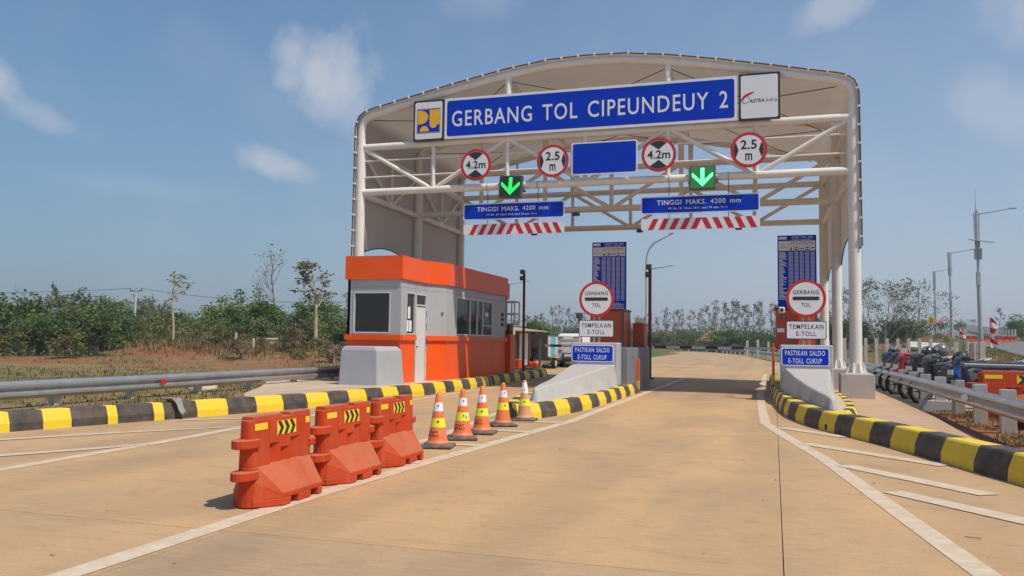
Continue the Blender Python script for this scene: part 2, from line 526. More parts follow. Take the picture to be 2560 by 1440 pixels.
def terrain_mat():
    m = bpy.data.materials.new('red_soil_and_dry_grass')
    m.use_nodes = True
    t = m.node_tree
    b = t.nodes['Principled BSDF']
    b.inputs['Roughness'].default_value = .95
    b.inputs['Specular IOR Level'].default_value = .1
    at = t.nodes.new('ShaderNodeAttribute')
    at.attribute_name = 'cover'
    sp = t.nodes.new('ShaderNodeSeparateColor')
    t.links.new(at.outputs['Color'], sp.inputs[0])
    g = t.nodes.new('ShaderNodeNewGeometry')

    def nz(s, d=6):
        n = t.nodes.new('ShaderNodeTexNoise')
        n.inputs['Scale'].default_value = s
        n.inputs['Detail'].default_value = d
        n.inputs['Roughness'].default_value = .65
        t.links.new(g.outputs['Position'], n.inputs['Vector'])
        return n.outputs['Fac']

    def mixc(f, a, bb):
        x = t.nodes.new('ShaderNodeMix')
        x.data_type = 'RGBA'
        t.links.new(f, x.inputs['Factor'])
        for i, v in ((6, a), (7, bb)):
            if isinstance(v, tuple):
                x.inputs[i].default_value = (*v, 1)
            else:
                t.links.new(v, x.inputs[i])
        return x.outputs[2]

    def sharpen(v, n, w=.9):
        a = mth(t, 'ADD', v, mth(t, 'MULTIPLY', mth(t, 'SUBTRACT', n, .5), w))
        r_ = t.nodes.new('ShaderNodeMapRange')
        r_.inputs['From Min'].default_value = .35
        r_.inputs['From Max'].default_value = .65
        t.links.new(a, r_.inputs['Value'])
        return r_.outputs[0]
    grass = mixc(nz(.9), (.19, .145, .070), (.28, .195, .10))
    grass = mixc(sharpen(sp.outputs['Green'], nz(1.1), 1.2), grass, (.105, .115, .042))
    soil = mixc(nz(.7), (.19, .065, .032), (.29, .115, .06))
    soil = mixc(mth(t, 'MULTIPLY', nz(5), .5), soil, (.32, .17, .10))
    c = mixc(sharpen(sp.outputs['Red'], nz(1.4), 1.3), grass, soil)
    t.links.new(c, b.inputs['Base Color'])
    bp = t.nodes.new('ShaderNodeBump')
    bp.inputs['Strength'].default_value = .7
    bp.inputs['Distance'].default_value = .08
    t.links.new(nz(6, 8), bp.inputs['Height'])
    t.links.new(bp.outputs[0], b.inputs['Normal'])
    return m


MT['terrain'] = terrain_mat()
# ------------------------------------------------------------------ mesh helpers
class MB:
    def __init__(self):
        self.v, self.f, self.mi, self.sm = [], [], [], []

    def add(self, vs, fs, m=0, smooth=False):
        o = len(self.v)
        self.v += [tuple(p) for p in vs]
        for f in fs:
            self.f.append(tuple(i + o for i in f))
            self.mi.append(m)
            self.sm.append(smooth)
        return self

    def box(self, x0, x1, y0, y1, z0, z1, m=0):
        vs = [(x, y, z) for z in (z0, z1) for y in (y0, y1) for x in (x0, x1)]
        return self.add(vs, [(0, 2, 3, 1), (4, 5, 7, 6), (0, 1, 5, 4), (2, 6, 7, 3), (0, 4, 6, 2), (1, 3, 7, 5)], m)

    def hexa(self, b, t, m=0):
        """b, t: four corners each, counter-clockwise from above"""
        n = len(b)
        vs = list(b) + list(t)
        fs = [tuple(reversed(range(n))), tuple(range(n, 2 * n))]
        for i in range(n):
            j = (i + 1) % n
            fs.append((i, j, n + j, n + i))
        return self.add(vs, fs, m)

    def plate(self, poly, y0, y1, m=0):
        """polygon of (x, z) counter-clockwise seen from -Y, extruded from y0 (front) to y1"""
        n = len(poly)
        vs = [(x, y0, z) for x, z in poly] + [(x, y1, z) for x, z in poly]
        fs = [tuple(range(n)), tuple(reversed(range(n, 2 * n)))]
        for i in range(n):
            j = (i + 1) % n
            fs.append((j, i, n + i, n + j))
        return self.add(vs, fs, m)

    def prism(self, poly, z0, z1, m=0):
        """polygon of (x, y) counter-clockwise, extruded in z"""
        return self.hexa([(x, y, z0) for x, y in poly], [(x, y, z1) for x, y in poly], m)

    def tube(self, pts, rad, n=10, m=0, caps=True, smooth=True):
        pts = [Vector(p) for p in pts]
        k = len(pts)
        rr = [rad] * k if isinstance(rad, (int, float)) else list(rad)
        vs, fs = [], []
        prev = None
        for i, p in enumerate(pts):
            d = (pts[min(i + 1, k - 1)] - pts[max(i - 1, 0)]).normalized()
            if prev is None:
                a = d.orthogonal().normalized()
            else:
                a = (prev - d * prev.dot(d))
                a = a.normalized() if a.length > 1e-6 else d.orthogonal().normalized()
            prev = a
            b = d.cross(a)
            for j in range(n):
                t = 2 * math.pi * j / n
                vs.append(p + (a * math.cos(t) + b * math.sin(t)) * rr[i])
        for i in range(k - 1):
            for j in range(n):
                q = (j + 1) % n
                fs.append((i * n + j, i * n + q, (i + 1) * n + q, (i + 1) * n + j))
        self.add(vs, fs, m, smooth)
        if caps:
            self.add(vs[:n], [tuple(reversed(range(n)))], m)
            self.add(vs[-n:], [tuple(range(n))], m)
        return self

    def lathe(self, prof, c=(0, 0, 0), n=16, m=0, smooth=True, caps=True):
        vs, fs = [], []
        for r, z in prof:
            for j in range(n):
                t = 2 * math.pi * j / n
                vs.append((c[0] + r * math.cos(t), c[1] + r * math.sin(t), c[2] + z))
        for i in range(len(prof) - 1):
            for j in range(n):
                q = (j + 1) % n
                fs.append((i * n + j, i * n + q, (i + 1) * n + q, (i + 1) * n + j))
        self.add(vs, fs, m, smooth)
        if caps:
            self.add(vs[:n], [tuple(reversed(range(n)))], m)
            self.add(vs[-n:], [tuple(range(n))], m)
        return self

    def ell(self, c, r, nu=14, nv=9, m=0, zmin=-1.0):
        vs, fs = [], []
        for i in range(nv + 1):
            ph = math.pi / 2 - math.pi * i / nv
            z = max(math.sin(ph), zmin)
            q = math.cos(ph)
            for j in range(nu):
                t = 2 * math.pi * j / nu
                vs.append((c[0] + r[0] * q * math.cos(t), c[1] + r[1] * q * math.sin(t), c[2] + r[2] * z))
        for i in range(nv):
            for j in range(nu):
                q = (j + 1) % nu
                fs.append((i * nu + j, (i + 1) * nu + j, (i + 1) * nu + q, i * nu + q))
        return self.add(vs, fs, m, True)

    def sweep(self, path, prof, m=0, closed_prof=True, caps=True):
        """sweep a profile of (offset to the left of travel, z) along a path of (x, y[, z])"""
        k, n = len(path), len(prof)
        vs, fs = [], []
        for i in range(k):
            a = Vector(path[max(i - 1, 0)][:2])
            b = Vector(path[min(i + 1, k - 1)][:2])
            d = (b - a).normalized()
            nl = Vector((-d.y, d.x))
            z0 = path[i][2] if len(path[i]) > 2 else 0
            for o, z in prof:
                vs.append((path[i][0] + nl.x * o, path[i][1] + nl.y * o, z0 + z))
        mm = n if closed_prof else n - 1
        for i in range(k - 1):
            for j in range(mm):
                q = (j + 1) % n
                fs.append((i * n + j, i * n + q, (i + 1) * n + q, (i + 1) * n + j))
        if caps and closed_prof:
            fs.append(tuple(range(n)))
            fs.append(tuple((k - 1) * n + j for j in reversed(range(n))))
        return self.add(vs, fs, m)

    def xform(self, mat):
        self.v = [tuple(mat @ Vector(p)) for p in self.v]
        return self

    def mesh(self, name, mats, off=None):
        me = bpy.data.meshes.new(name)
        vs = self.v if off is None else [(x - off[0], y - off[1], z - off[2]) for x, y, z in self.v]
        me.from_pydata(vs, [], self.f)
        for m in mats:
            me.materials.append(m)
        me.polygons.foreach_set('material_index', self.mi)
        me.polygons.foreach_set('use_smooth', self.sm)
        me.update()
        return me


ORG = {}


def mats_of(ms):
    ms = ms if isinstance(ms, (list, tuple)) else [ms]
    return [MT[x] if isinstance(x, str) else x for x in ms]


def props(o, label=None, cat=None, group=None, kind=None):
    for k, v in (('label', label), ('category', cat), ('group', group), ('kind', kind)):
        if v:
            o[k] = v


def thing(name, label, cat, loc=(0, 0, 0), group=None, kind=None):
    o = bpy.data.objects.new(name, None)
    o.empty_display_size = .3
    COL.objects.link(o)
    o.location = loc
    ORG[o.name] = Vector(loc)
    props(o, label, cat, group, kind)
    return o


def fixnorm(me):
    import bmesh
    bm = bmesh.new()
    bm.from_mesh(me)
    bmesh.ops.recalc_face_normals(bm, faces=bm.faces)
    bm.to_mesh(me)
    bm.free()


def part(name, mb, mats, parent=None, label=None, bevel=0, kind=None, fix=True):
    off = ORG[parent.name] if parent else Vector((0, 0, 0))
    me = mb.mesh(name, mats_of(mats), off)
    if fix:
        fixnorm(me)
    o = bpy.data.objects.new(name, me)
    COL.objects.link(o)
    if parent:
        o.parent = parent
    ORG[o.name] = off
    if label:
        o['label'] = label
    if kind:
        o['kind'] = kind
    if bevel:
        b = o.modifiers.new('Bevel', 'BEVEL')
        b.width = bevel
        b.segments = 2
        b.limit_method = 'ANGLE'
    return o


def solo(name, mb, mats, label=None, cat=None, group=None, kind=None, bevel=0, loc=(0, 0, 0), fix=True):
    me = mb.mesh(name, mats_of(mats), loc)
    if fix:
        fixnorm(me)
    o = bpy.data.objects.new(name, me)
    o.location = loc
    COL.objects.link(o)
    ORG[o.name] = Vector(loc)
    props(o, label, cat, group, kind)
    if bevel:
        b = o.modifiers.new('Bevel', 'BEVEL')
        b.width = bevel
        b.segments = 2
        b.limit_method = 'ANGLE'
    return o


KIDS = None


def dup(root, loc, rz=0, label=None, group=None, scale=None):
    r = root.copy()
    COL.objects.link(r)
    r.location = loc
    r.rotation_euler = (0, 0, rz)
    ORG[r.name] = Vector(loc)
    if scale:
        r.scale = scale if not isinstance(scale, (int, float)) else (scale,) * 3
    if label:
        r['label'] = label
    if group:
        r['group'] = group
    for ch in list(root.children):
        c = ch.copy()
        COL.objects.link(c)
        c.parent = r
        for g in list(ch.children):
            d = g.copy()
            COL.objects.link(d)
            d.parent = c
    return r


def like(o, parent, mat=None, name=None):
    """another piece that shares mesh data"""
    c = o.copy()
    COL.objects.link(c)
    c.parent = parent
    return c


def circ(cx, cz, r, n=40):
    return [(cx + r * math.cos(2 * math.pi * i / n), cz + r * math.sin(2 * math.pi * i / n)) for i in range(n)]


def rrect(x0, x1, z0, z1, r=.04, n=4):
    pts = []
    for cx, cz, a0 in ((x1 - r, z0 + r, -90), (x1 - r, z1 - r, 0), (x0 + r, z1 - r, 90), (x0 + r, z0 + r, 180)):
        for i in range(n + 1):
            a = R(a0 + 90 * i / n)
            pts.append((cx + r * math.cos(a), cz + r * math.sin(a)))
    return pts


# ------------------------------------------------------------------ lettering (built-in font), converted in one go
TEXTS = {'main': ('GERBANG TOL CIPEUNDEUY 2', .008, 1.14, 1.5), 'astra': ('ASTRA', .014, 1.0, 1), 'infra': ('Infra', -.004, 1.0, 1),
         '42': ('4.2m', .02, 1.0, 1), '25': ('2.5', .024, 1.05, 1), 'm': ('m', .022, 1, 1),
         'tinggi': ('TINGGI MAKS. 4200 mm', .012, 1.1, 1.6), 'pp': ('PP No. 55 Tahun 2012 pasal 54 ayat 1b.1c', .01, 1.08, 1.6),
         'gerbang': ('GERBANG', .006, 1.14, 1), 'tol': ('TOL', .006, 1.14, 1), 'tempel': ('TEMPELKAN', .004, 1.14, 1),
         'etoll': ('E-TOLL', .004, 1.14, 1), 'pastikan': ('PASTIKAN SALDO', .008, 1.18, 1.4), 'cukup': ('E-TOLL CUKUP', .008, 1.18, 1.4),
         'tarif': ('TARIF TOL (RP)', .02, 1.1, 1.2), 'gcip': ('GERBANG CIPEUNDEUY 2', .02, 1.05, 1.2), 'golongan': ('GOLONGAN', .02, 1.3, 1),
         'asal': ('ASAL', .02, 1.1, 1), 'i1': ('I', .02, 1, 1), 'i2': ('II', .02, 1.5, 1), 'i3': ('III', .02, 1.5, 1), 'i4': ('IV', .02, 1.3, 1),
         'i5': ('V', .02, 1, 1), 'twenty': ('20', .02, 1, 1), 'acset': ('ACSET', .02, 1.1, 1), 'cipali': ('CIPALI', .02, 1.1, 1)}
TXT = {}


def make_texts():
    obs = {}
    for k, (s, off, sp, wsp) in TEXTS.items():
        cu = bpy.data.curves.new('lettering_' + k, 'FONT')
        cu.body = s
        cu.offset = off
        cu.space_character = sp
        cu.space_word = wsp
        cu.resolution_u = 3
        o = bpy.data.objects.new('lettering_' + k, cu)
        COL.objects.link(o)
        obs[k] = o
    dg = bpy.context.evaluated_depsgraph_get()
    for k, o in obs.items():
        me = bpy.data.meshes.new_from_object(o.evaluated_get(dg))
        vs = [v.co.copy() for v in me.vertices]
        fs = [tuple(p.vertices) for p in me.polygons]
        TXT[k] = (vs, fs, min(v.x for v in vs), max(v.x for v in vs), min(v.y for v in vs), max(v.y for v in vs))
        bpy.data.meshes.remove(me)
    for o in obs.values():
        cu = o.data
        bpy.data.objects.remove(o)
        bpy.data.curves.remove(cu)


make_texts()


def letter_mb(mb, key, x0, x1, z0, z1, y, m=0):
    vs, fs, a, b, c, d = TXT[key]
    mb.add([(x0 + (v.x - a) / (b - a) * (x1 - x0), y, z0 + (v.y - c) / (d - c) * (z1 - z0)) for v in vs], fs, m)
    return mb


def lettering(parent, key, x0, x1, z0, z1, y, mat='signwhite'):
    return part('lettering', letter_mb(MB(), key, x0, x1, z0, z1, y), mat, parent, fix=False)


# ------------------------------------------------------------------ terrain
def sm(a, b, x):
    t = max(0.0, min(1.0, (x - a) / (b - a)))
    return t * t * (3 - 2 * t)


def lerp_tab(tab, x):
    if x <= tab[0][0]:
        return tab[0][1]
    for (a, b), (c, d) in zip(tab, tab[1:]):
        if x <= c:
            return b + (d - b) * (x - a) / (c - a)
    return tab[-1][1]


ROAD_Z = [(-20, .4), (0, .6), (30, .88), (45, 1.05), (72, 1.5), (105, 1.95), (140, 2.7), (205, 5.0), (300, 6.5)]


def xe(y):                      # left edge of the asphalt road on its embankment
    return max(7.6, 15.9 + (y - 72) * .17) if y < 72 else 15.9 + (y - 72) * .118


def rz_(y):
    return lerp_tab(ROAD_Z, y)


MOUNDS = [(-31.5, 40, .72, 5.0, 2.6), (-30.5, 30.5, .22, 3.0, 2.0), (-25.5, 41, .45, 4, 3), (-25, 47, .35, 7, 4), (-60, 85, .9, 30, 18),
          (11.5, 98, 1.9, 6, 12), (17, 112, 1.3, 5, 8), (8, 118, 1.2, 6, 9), (-32, 66, .6, 10, 8)]


def hgt(x, y):
    h = -.10
    if x < -11.5:
        h += .24 * sm(-11.6, -12.6, x)
        h += .30 * sm(-18, -36, x) + .6 * sm(-45, -120, x)
    if y > 55 and x < 0:
        h += .35 * sm(60, 160, y) * sm(-14, -22, x)
    e = xe(y)
    if x > 3:
        top = rz_(y)
        s0 = max(6.35, e - 5.0 - max(0, (y - 40) * .03))
        if x > s0 and y > -30:
            h = max(h, h + (top - .05 - h) * sm(s0, e - .3, x))
        if x > e + 8:
            h = top - .05 - .9 * sm(e + 8.5, e + 16, x)
    if 2.5 < x < 4.6 and 8 < y < 21.6:
        h = max(h, .012 + .03 * sm(3.2, 4.2, x))
    for mx, my, mh, sx, sy in MOUNDS:
        if mx < 0 or x < e - .2:
            g = math.exp(-((x - mx) / sx) ** 2 - ((y - my) / sy) ** 2)
            h += mh * g
    if (x < -14 or (x > 4.5 and x < e - 1)):
        h += .10 * noise.noise(Vector((x * .25, y * .25, 0))) + .05 * noise.noise(Vector((x * .9, y * .9, 3)))
    return h


def axis(lst):
    o = []
    for a, b, st in lst:
        x = a
        while x < b - 1e-6:
            o.append(x)
            x += st
    o.append(lst[-1][1])
    return o


xs = axis([(-1500, -300, 150), (-300, -100, 12), (-100, -60, 2), (-60, -12, .8), (-12, -10.8, .3), (-10.8, 2.4, 3.3), (2.4, 3.6, .2), (3.6, 30, .7), (30, 80, 4), (80, 200, 20), (200, 1500, 160)])
ys = axis([(-60, 0, 15), (0, 60, .8), (60, 130, 1.6), (130, 260, 8), (260, 500, 40), (500, 2500, 250)])
mb = MB()
nx = len(xs)
mb.v = [(x, y, hgt(x, y)) for y in ys for x in xs]
mb.f = [(j * nx + i, j * nx + i + 1, (j + 1) * nx + i + 1, (j + 1) * nx + i) for j in range(len(ys) - 1) for i in range(nx - 1)]
mb.mi = [0] * len(mb.f)
mb.sm = [True] * len(mb.f)
terrain = solo('ground', mb, 'terrain', kind='structure', fix=False)
ca = terrain.data.color_attributes.new('cover', 'FLOAT_COLOR', 'POINT')
vals = []
for x, y, z in mb.v:
    red = .15
    for mx, my, mh, sx, sy in MOUNDS[:2] + MOUNDS[5:8]:
        red = max(red, (.95 if mx < 0 else .6) * math.exp(-((x - mx - .5) / (sx * .85)) ** 2 - ((y - my + 2.2) / (sy * 1.0)) ** 2))
    if 2.3 < x < 7 and y < 24:
        red = max(red, .85)
    if 4 < x < xe(y) - 2 and 55 < y < 125:
        red = max(red, .42)
    if -30 < x < -17 and 28 < y < 40:
        red = max(red, .5)
    if -13 < x < -10 and y < 30:
        red = max(red, .28)
    green = .35 + .25 * noise.noise(Vector((x * .08, y * .08, 7)))
    if y > 75 or x < -48:
        green += .35
    vals += [red, green, 0, 1]
ca.data.foreach_set('color', vals)


# ------------------------------------------------------------------ paving
def clip(poly, a, b, c):
    """keep a*x + b*y <= c"""
    o = []
    for i in range(len(poly)):
        p, q = poly[i], poly[(i + 1) % len(poly)]
        dp, dq = a * p[0] + b * p[1] - c, a * q[0] + b * q[1] - c
        if dp <= 0:
            o.append(p)
        if dp * dq < 0:
            t = dp / (dp - dq)
            o.append((p[0] + (q[0] - p[0]) * t, p[1] + (q[1] - p[1]) * t))
    return o


road = bpy.data.objects.new('road', None)
COL.objects.link(road)
road['kind'] = 'structure'
ORG['road'] = Vector((0, 0, 0))
mb = MB()
mb.box(-14.5, 4.2, -12, 64, -.09, -.045)
part('joint_bed', mb, 'joint', road)
g = .0035
XJ = [-12.2, -8.0, -3.95, .05, 3.3]
YJ = [-11.3 + 5.6 * i for i in range(14)]
for i in range(len(XJ) - 1):
    for j in range(len(YJ) - 1):
        b = MB()
        b.box(XJ[i] + g, XJ[i + 1] - g, YJ[j] + g, YJ[j + 1] - g, -.06, 0)
        part('concrete_slab', b, 'road', road, fix=False)
# the carriageway beyond the gate bends to the left
right = [(4.0, 61.5), (1.2, 70), (-.4, 78), (-3.9, 112), (-9.5, 140), (-22, 165), (-60, 190)]
left = [(-14.5, 61.5), (-15.5, 70), (-16.5, 80), (-22, 108), (-30, 126), (-45, 142), (-75, 155)]
b = MB()
n = len(right)
b.v = [(x, y, .002 + .0022 * max(0, y - 60)) for x, y in left] + [(x, y, .002 + .0022 * max(0, y - 60)) for x, y in right]
b.f = [(i, n + i, n + i + 1, i + 1) for i in range(n - 1)]
b.mi = [0] * len(b.f)
b.sm = [False] * len(b.f)
part('far_carriageway', b, 'road', road, fix=False)

# asphalt road on the embankment to the right
b = MB()
yy = [-20, 0, 20, 30, 38, 46, 55, 64, 72, 85, 105, 120, 140, 170, 205, 250, 300]
for y in yy:
    z = rz_(y) + .012
    b.v += [(xe(y), y, z), (xe(y) + 8.2, y, z)]
b.f = [(2 * i, 2 * i + 1, 2 * i + 3, 2 * i + 2) for i in range(len(yy) - 1)]
b.mi = [0] * len(b.f)
b.sm = [False] * len(b.f)
solo('asphalt_road', b, 'asphalt', kind='structure', fix=False)

# concrete under the parked motorbikes, and the walkway between kerb and guardrail
b = MB()
b.prism([(3.31, 21.6), (6.4, 22.2), (6.6, 40), (3.31, 40)], -.12, -.055)
solo('parking_pavement', b, 'slab', kind='structure')
b = MB()
b.prism([(3.05, 9.2), (2.85, 12), (3.0, 16), (3.2, 21.8), (3.3, 23), (3.3, 62), (.0, 62), (.05, 24), (.40, 18.5), (.85, 16.2), (1.4, 14.6), (2.05, 12.6), (2.55, 10.9), (2.95, 9.3)], .004, .045)
solo('walkway', b, 'walk', kind='structure')

# ------------------------------------------------------------------ painted lines
LN = bpy.data.objects.new('road_markings', None)
COL.objects.link(LN)
LN['kind'] = 'structure'
ORG['road_markings'] = Vector((0, 0, 0))


def stripe(path, w, name='painted_line', z=.004):
    b = MB()
    k = len(path)
    vs = []
    ws = w if isinstance(w, (list, tuple)) else [w] * k
    for i in range(k):
        a = Vector(path[max(i - 1, 0)])
        c = Vector(path[min(i + 1, k - 1)])
        d = (c - a).normalized()
        nl = Vector((-d.y, d.x)) * ws[i] / 2
        p = Vector(path[i])
        vs += [(p.x + nl.x, p.y + nl.y, z), (p.x - nl.x, p.y - nl.y, z)]
    b.add(vs, [(2 * i, 2 * i + 1, 2 * i + 3, 2 * i + 2) for i in range(k - 1)])
    return part(name, b, 'linepaint', LN, fix=False)


stripe([(-4.12, -3), (-4.12, 4.1), (-4.10, 7), (-3.97, 9.5), (-3.72, 13.5), (-3.60, 15.2), (-3.62, 20), (-3.64, 36)], .2, 'edge_line')
stripe([(-8.0, -2), (-8.0, 7), (-8.15, 10), (-8.38, 12.3), (-8.5, 16), (-8.5, 30)], .19, 'edge_line')
stripe([(-.42, 44), (-.40, 26), (-.27, 20), (-.16, 16.35), (.22, 13.9), (.62, 11.5), (1.05, 8.0), (1.55, 4), (2.2, -2)], .19, 'edge_line')
stripe([(-4.95, 10.2), (-4.86, 11.6), (-5.0, 13), (-5.42, 16.5), (-5.75, 20), (-5.8, 34)], .16, 'edge_line')
for y, x0, x1 in ((11.05, -4.75, -3.95), (13.05, -4.95, -3.75), (14.75, -5.1, -3.62), (9.2, -4.7, -4.02)):
    stripe([(x0, y), (x1, y + .12)], .22, 'hatch_line', .008)
for a, c in (((.10, 15.65), (1.08, 14.45)), ((.42, 13.25), (2.0, 11.5)), ((.80, 11.05), (2.02, 9.4)), ((1.12, 9.25), (2.6, 7.3))):
    stripe([a, c], .26, 'hatch_line', .008)
stripe([(-8.12, 9.5), (-8.4, 8.9), (-8.95, 7.9), (-9.7, 6.6)], [.12, .18, .22, .22], 'hatch_line', .008)
stripe([(-8.35, 12.0), (-9.5, 10.45), (-10.3, 9.1), (-11, 7.9)], [.1, .18, .2, .2], 'hatch_line', .008)
stripe([(-8.45, 13.9), (-9.5, 12.95), (-10.0, 12.4)], [.1, .18, .2], 'hatch_line', .008)


# ------------------------------------------------------------------ painted kerbs
def arc_points(path, s0, s1):
    P = [Vector(p) for p in path]
    cum = [0]
    for a, b_ in zip(P, P[1:]):
        cum.append(cum[-1] + (b_ - a).length)

    def at(s):
        for i in range(len(P) - 1):
            if s <= cum[i + 1] or i == len(P) - 2:
                t = (s - cum[i]) / (cum[i + 1] - cum[i])
                return P[i].lerp(P[i + 1], t)
    k = max(1, int((s1 - s0) / .35 + .5))
    return [tuple(at(s0 + (s1 - s0) * i / k)) for i in range(k + 1)], cum[-1]


def smooth_path(pts, n=6):
    P = [Vector(p) for p in pts]
    o = []
    for i in range(len(P) - 1):
        p0, p1, p2, p3 = P[max(i - 1, 0)], P[i], P[i + 1], P[min(i + 2, len(P) - 1)]
        for k in range(n):
            t = k / n
            o.append(.5 * ((2 * p1) + (-p0 + p2) * t + (2 * p0 - 5 * p1 + 4 * p2 - p3) * t * t + (-p0 + 3 * p1 - 3 * p2 + p3) * t ** 3))
    o.append(P[-1])
    return [tuple(p) for p in o]


def kerb(path, marks, first, h=.30, w=.30, step=.71):
    """blocks follow the path; the body lies to the left of travel"""
    root = bpy.data.objects.new('kerb', None)
    COL.objects.link(root)
    root['kind'] = 'structure'
    ORG[root.name] = Vector((0, 0, 0))
    path = smooth_path(path)
    total = arc_points(path, 0, 0.01)[1]
    prof = [(0, -.05), (.012, h * .42), (.075, h * .93), (.10, h), (w, h), (w, -.05)]
    rng = random.Random(len(path))
    marks = list(marks)
    flip = 0
    while marks[0] > .06:
        marks.insert(0, max(0.0, marks[0] - step + rng.uniform(-.02, .02)) if marks[0] > step + .1 else 0.0)
        flip += 1
    while marks[-1] < total - .06:
        marks.append(min(total, marks[-1] + step + rng.uniform(-.02, .02)) if marks[-1] < total - step - .1 else total)
    for i, (s, e) in enumerate(zip(marks, marks[1:])):
        pts, _ = arc_points(path, s + .0015, e - .0015)
        b = MB()
        j = rng.uniform(-.004, .004)
        b.sweep([(x, y, 0) for x, y in pts], [(o + j, z + (j if z > .1 else 0)) for o, z in prof])
        part('kerb_block', b, 'yellow' if ((i - flip) % 2 == 0) == (first == 'y') else 'black', root)
    return root, path


# left island: travels from near to far, body on the left (away from the lane)
kl, klp = kerb([(-12.0, 6.4), (-11.05, 9.8), (-10.58, 11.45), (-10.12, 13.05), (-9.78, 14.35), (-9.38, 15.9), (-9.06, 18.4), (-8.9, 20.6),
                (-8.86, 23.2), (-8.98, 26), (-9.2, 30), (-9.28, 34.2), (-9.5, 35.6), (-10.4, 36.2), (-11.6, 36.3)],
               [3.66, 4.16, 4.61, 5.22, 5.40, 6.07, 6.27, 6.95, 7.64, 8.34, 9.02, 9.70, 10.41, 11.15], 'k', .30, .30)
# middle island, right flank then left flank
ki, kip = kerb([(-4.62, 15.22), (-4.30, 15.55), (-4.12, 16.25), (-4.01, 17.0), (-3.92, 17.8), (-3.87, 18.8), (-3.84, 20), (-3.83, 24), (-3.83, 24.9)],
               [.56, 1.21, 1.94, 2.70, 3.48, 4.20, 4.97, 5.62], 'k', .285, .26)
ki2, kip2 = kerb([(-5.62, 29.2), (-5.62, 24), (-5.58, 19), (-5.42, 17.4), (-5.15, 16.1), (-4.98, 15.55), (-4.66, 15.24)], [.7, 1.4], 'k', .285, .26)
# right-hand kerb from the foreground round the island nose
kr, krp = kerb([(3.6, 6.6), (2.95, 8.7), (2.43, 10.4), (2.0, 11.85), (1.59, 13.28), (1.15, 14.5), (.72, 15.72), (.40, 17.1), (.20, 18.6), (.05, 21), (-.06, 24), (-.14, 28), (-.2, 36)][::-1],
               [17.88, 18.78, 19.50, 20.35, 21.03, 21.64, 22.26, 22.92, 23.67, 24.41, 25.19, 25.88], 'k', .315, .36)
ks, ksp = kerb([(1.32, 16.3), (1.56, 17.6), (1.66, 19.2), (1.70, 21), (1.70, 24)], [.5, 1.0, 1.6], 'k', .27, .22, .6)
dp, _ = arc_points(krp, 20.64, 20.74)
b = MB()
b.sweep(dp, [(.0085, .012), (.0085, .115), (.06, .115), (.06, .012)])
part('drain_shade_block', b, 'dark', kr)  # dark block in the kerb face; its colour paints the shaded drain hole

def island(name, poly, z=.21):
    b = MB()
    b.prism(poly, -.05, z)
    return solo(name, b, 'island', kind='structure')


inner = lambda path, w: [(path[i][0], path[i][1]) for i in range(len(path))]


def offset_path(path, d):
    o = []
    for i in range(len(path)):
        a, c = Vector(path[max(i - 1, 0)]), Vector(path[min(i + 1, len(path) - 1)])
        t = (c - a).normalized()
        o.append((path[i][0] - t.y * d, path[i][1] + t.x * d))
    return o


kin = [p for p in offset_path(klp, .27) if p[1] > 14.2 and p[0] > -10.6]
island('pavement', kin + [(-14.2, 36.0), (-14.2, 21.5), (-12.6, 18.8), (-11.3, 16.2)], .235)
island('pavement', offset_path(kip, .2)[3:] + [(-4.02, 24.95), (-3.97, 25.0), (-3.97, 29.2)] + offset_path(kip2, .2)[:-3], .262)
rp = [p for p in offset_path(krp, .3) if p[1] > 16.9]
island('pavement', rp + [(1.15, 16.6), (1.45, 18), (1.52, 20), (1.52, 36)], .262)
# ------------------------------------------------------------------ toll gate canopy
GX, GHW, GY = -5.475, 7.625, 24.85
PROF = [(0, 10.10), (1.2, 10.06), (2.48, 9.90), (4.0, 9.62), (5.5, 9.31), (6.6, 9.07), (7.18, 8.95), (7.38, 8.89), (7.53, 8.78), (7.60, 8.62), (7.625, 8.42), (7.625, 8.1)]
canopy = thing('toll_canopy', 'white steel toll gate canopy with arched fabric roof over the lanes', 'canopy', (GX, GY, 0))


def fx(k):
    return -.13 * k


def P(k, x, z, dy=0):
    return (x + fx(k), GY + 5.05 * k + dy, z)


def tpart(name, pts, r, n=12):
    return part(name, MB().tube(pts, r, n), 'white_steel', canopy, fix=False)


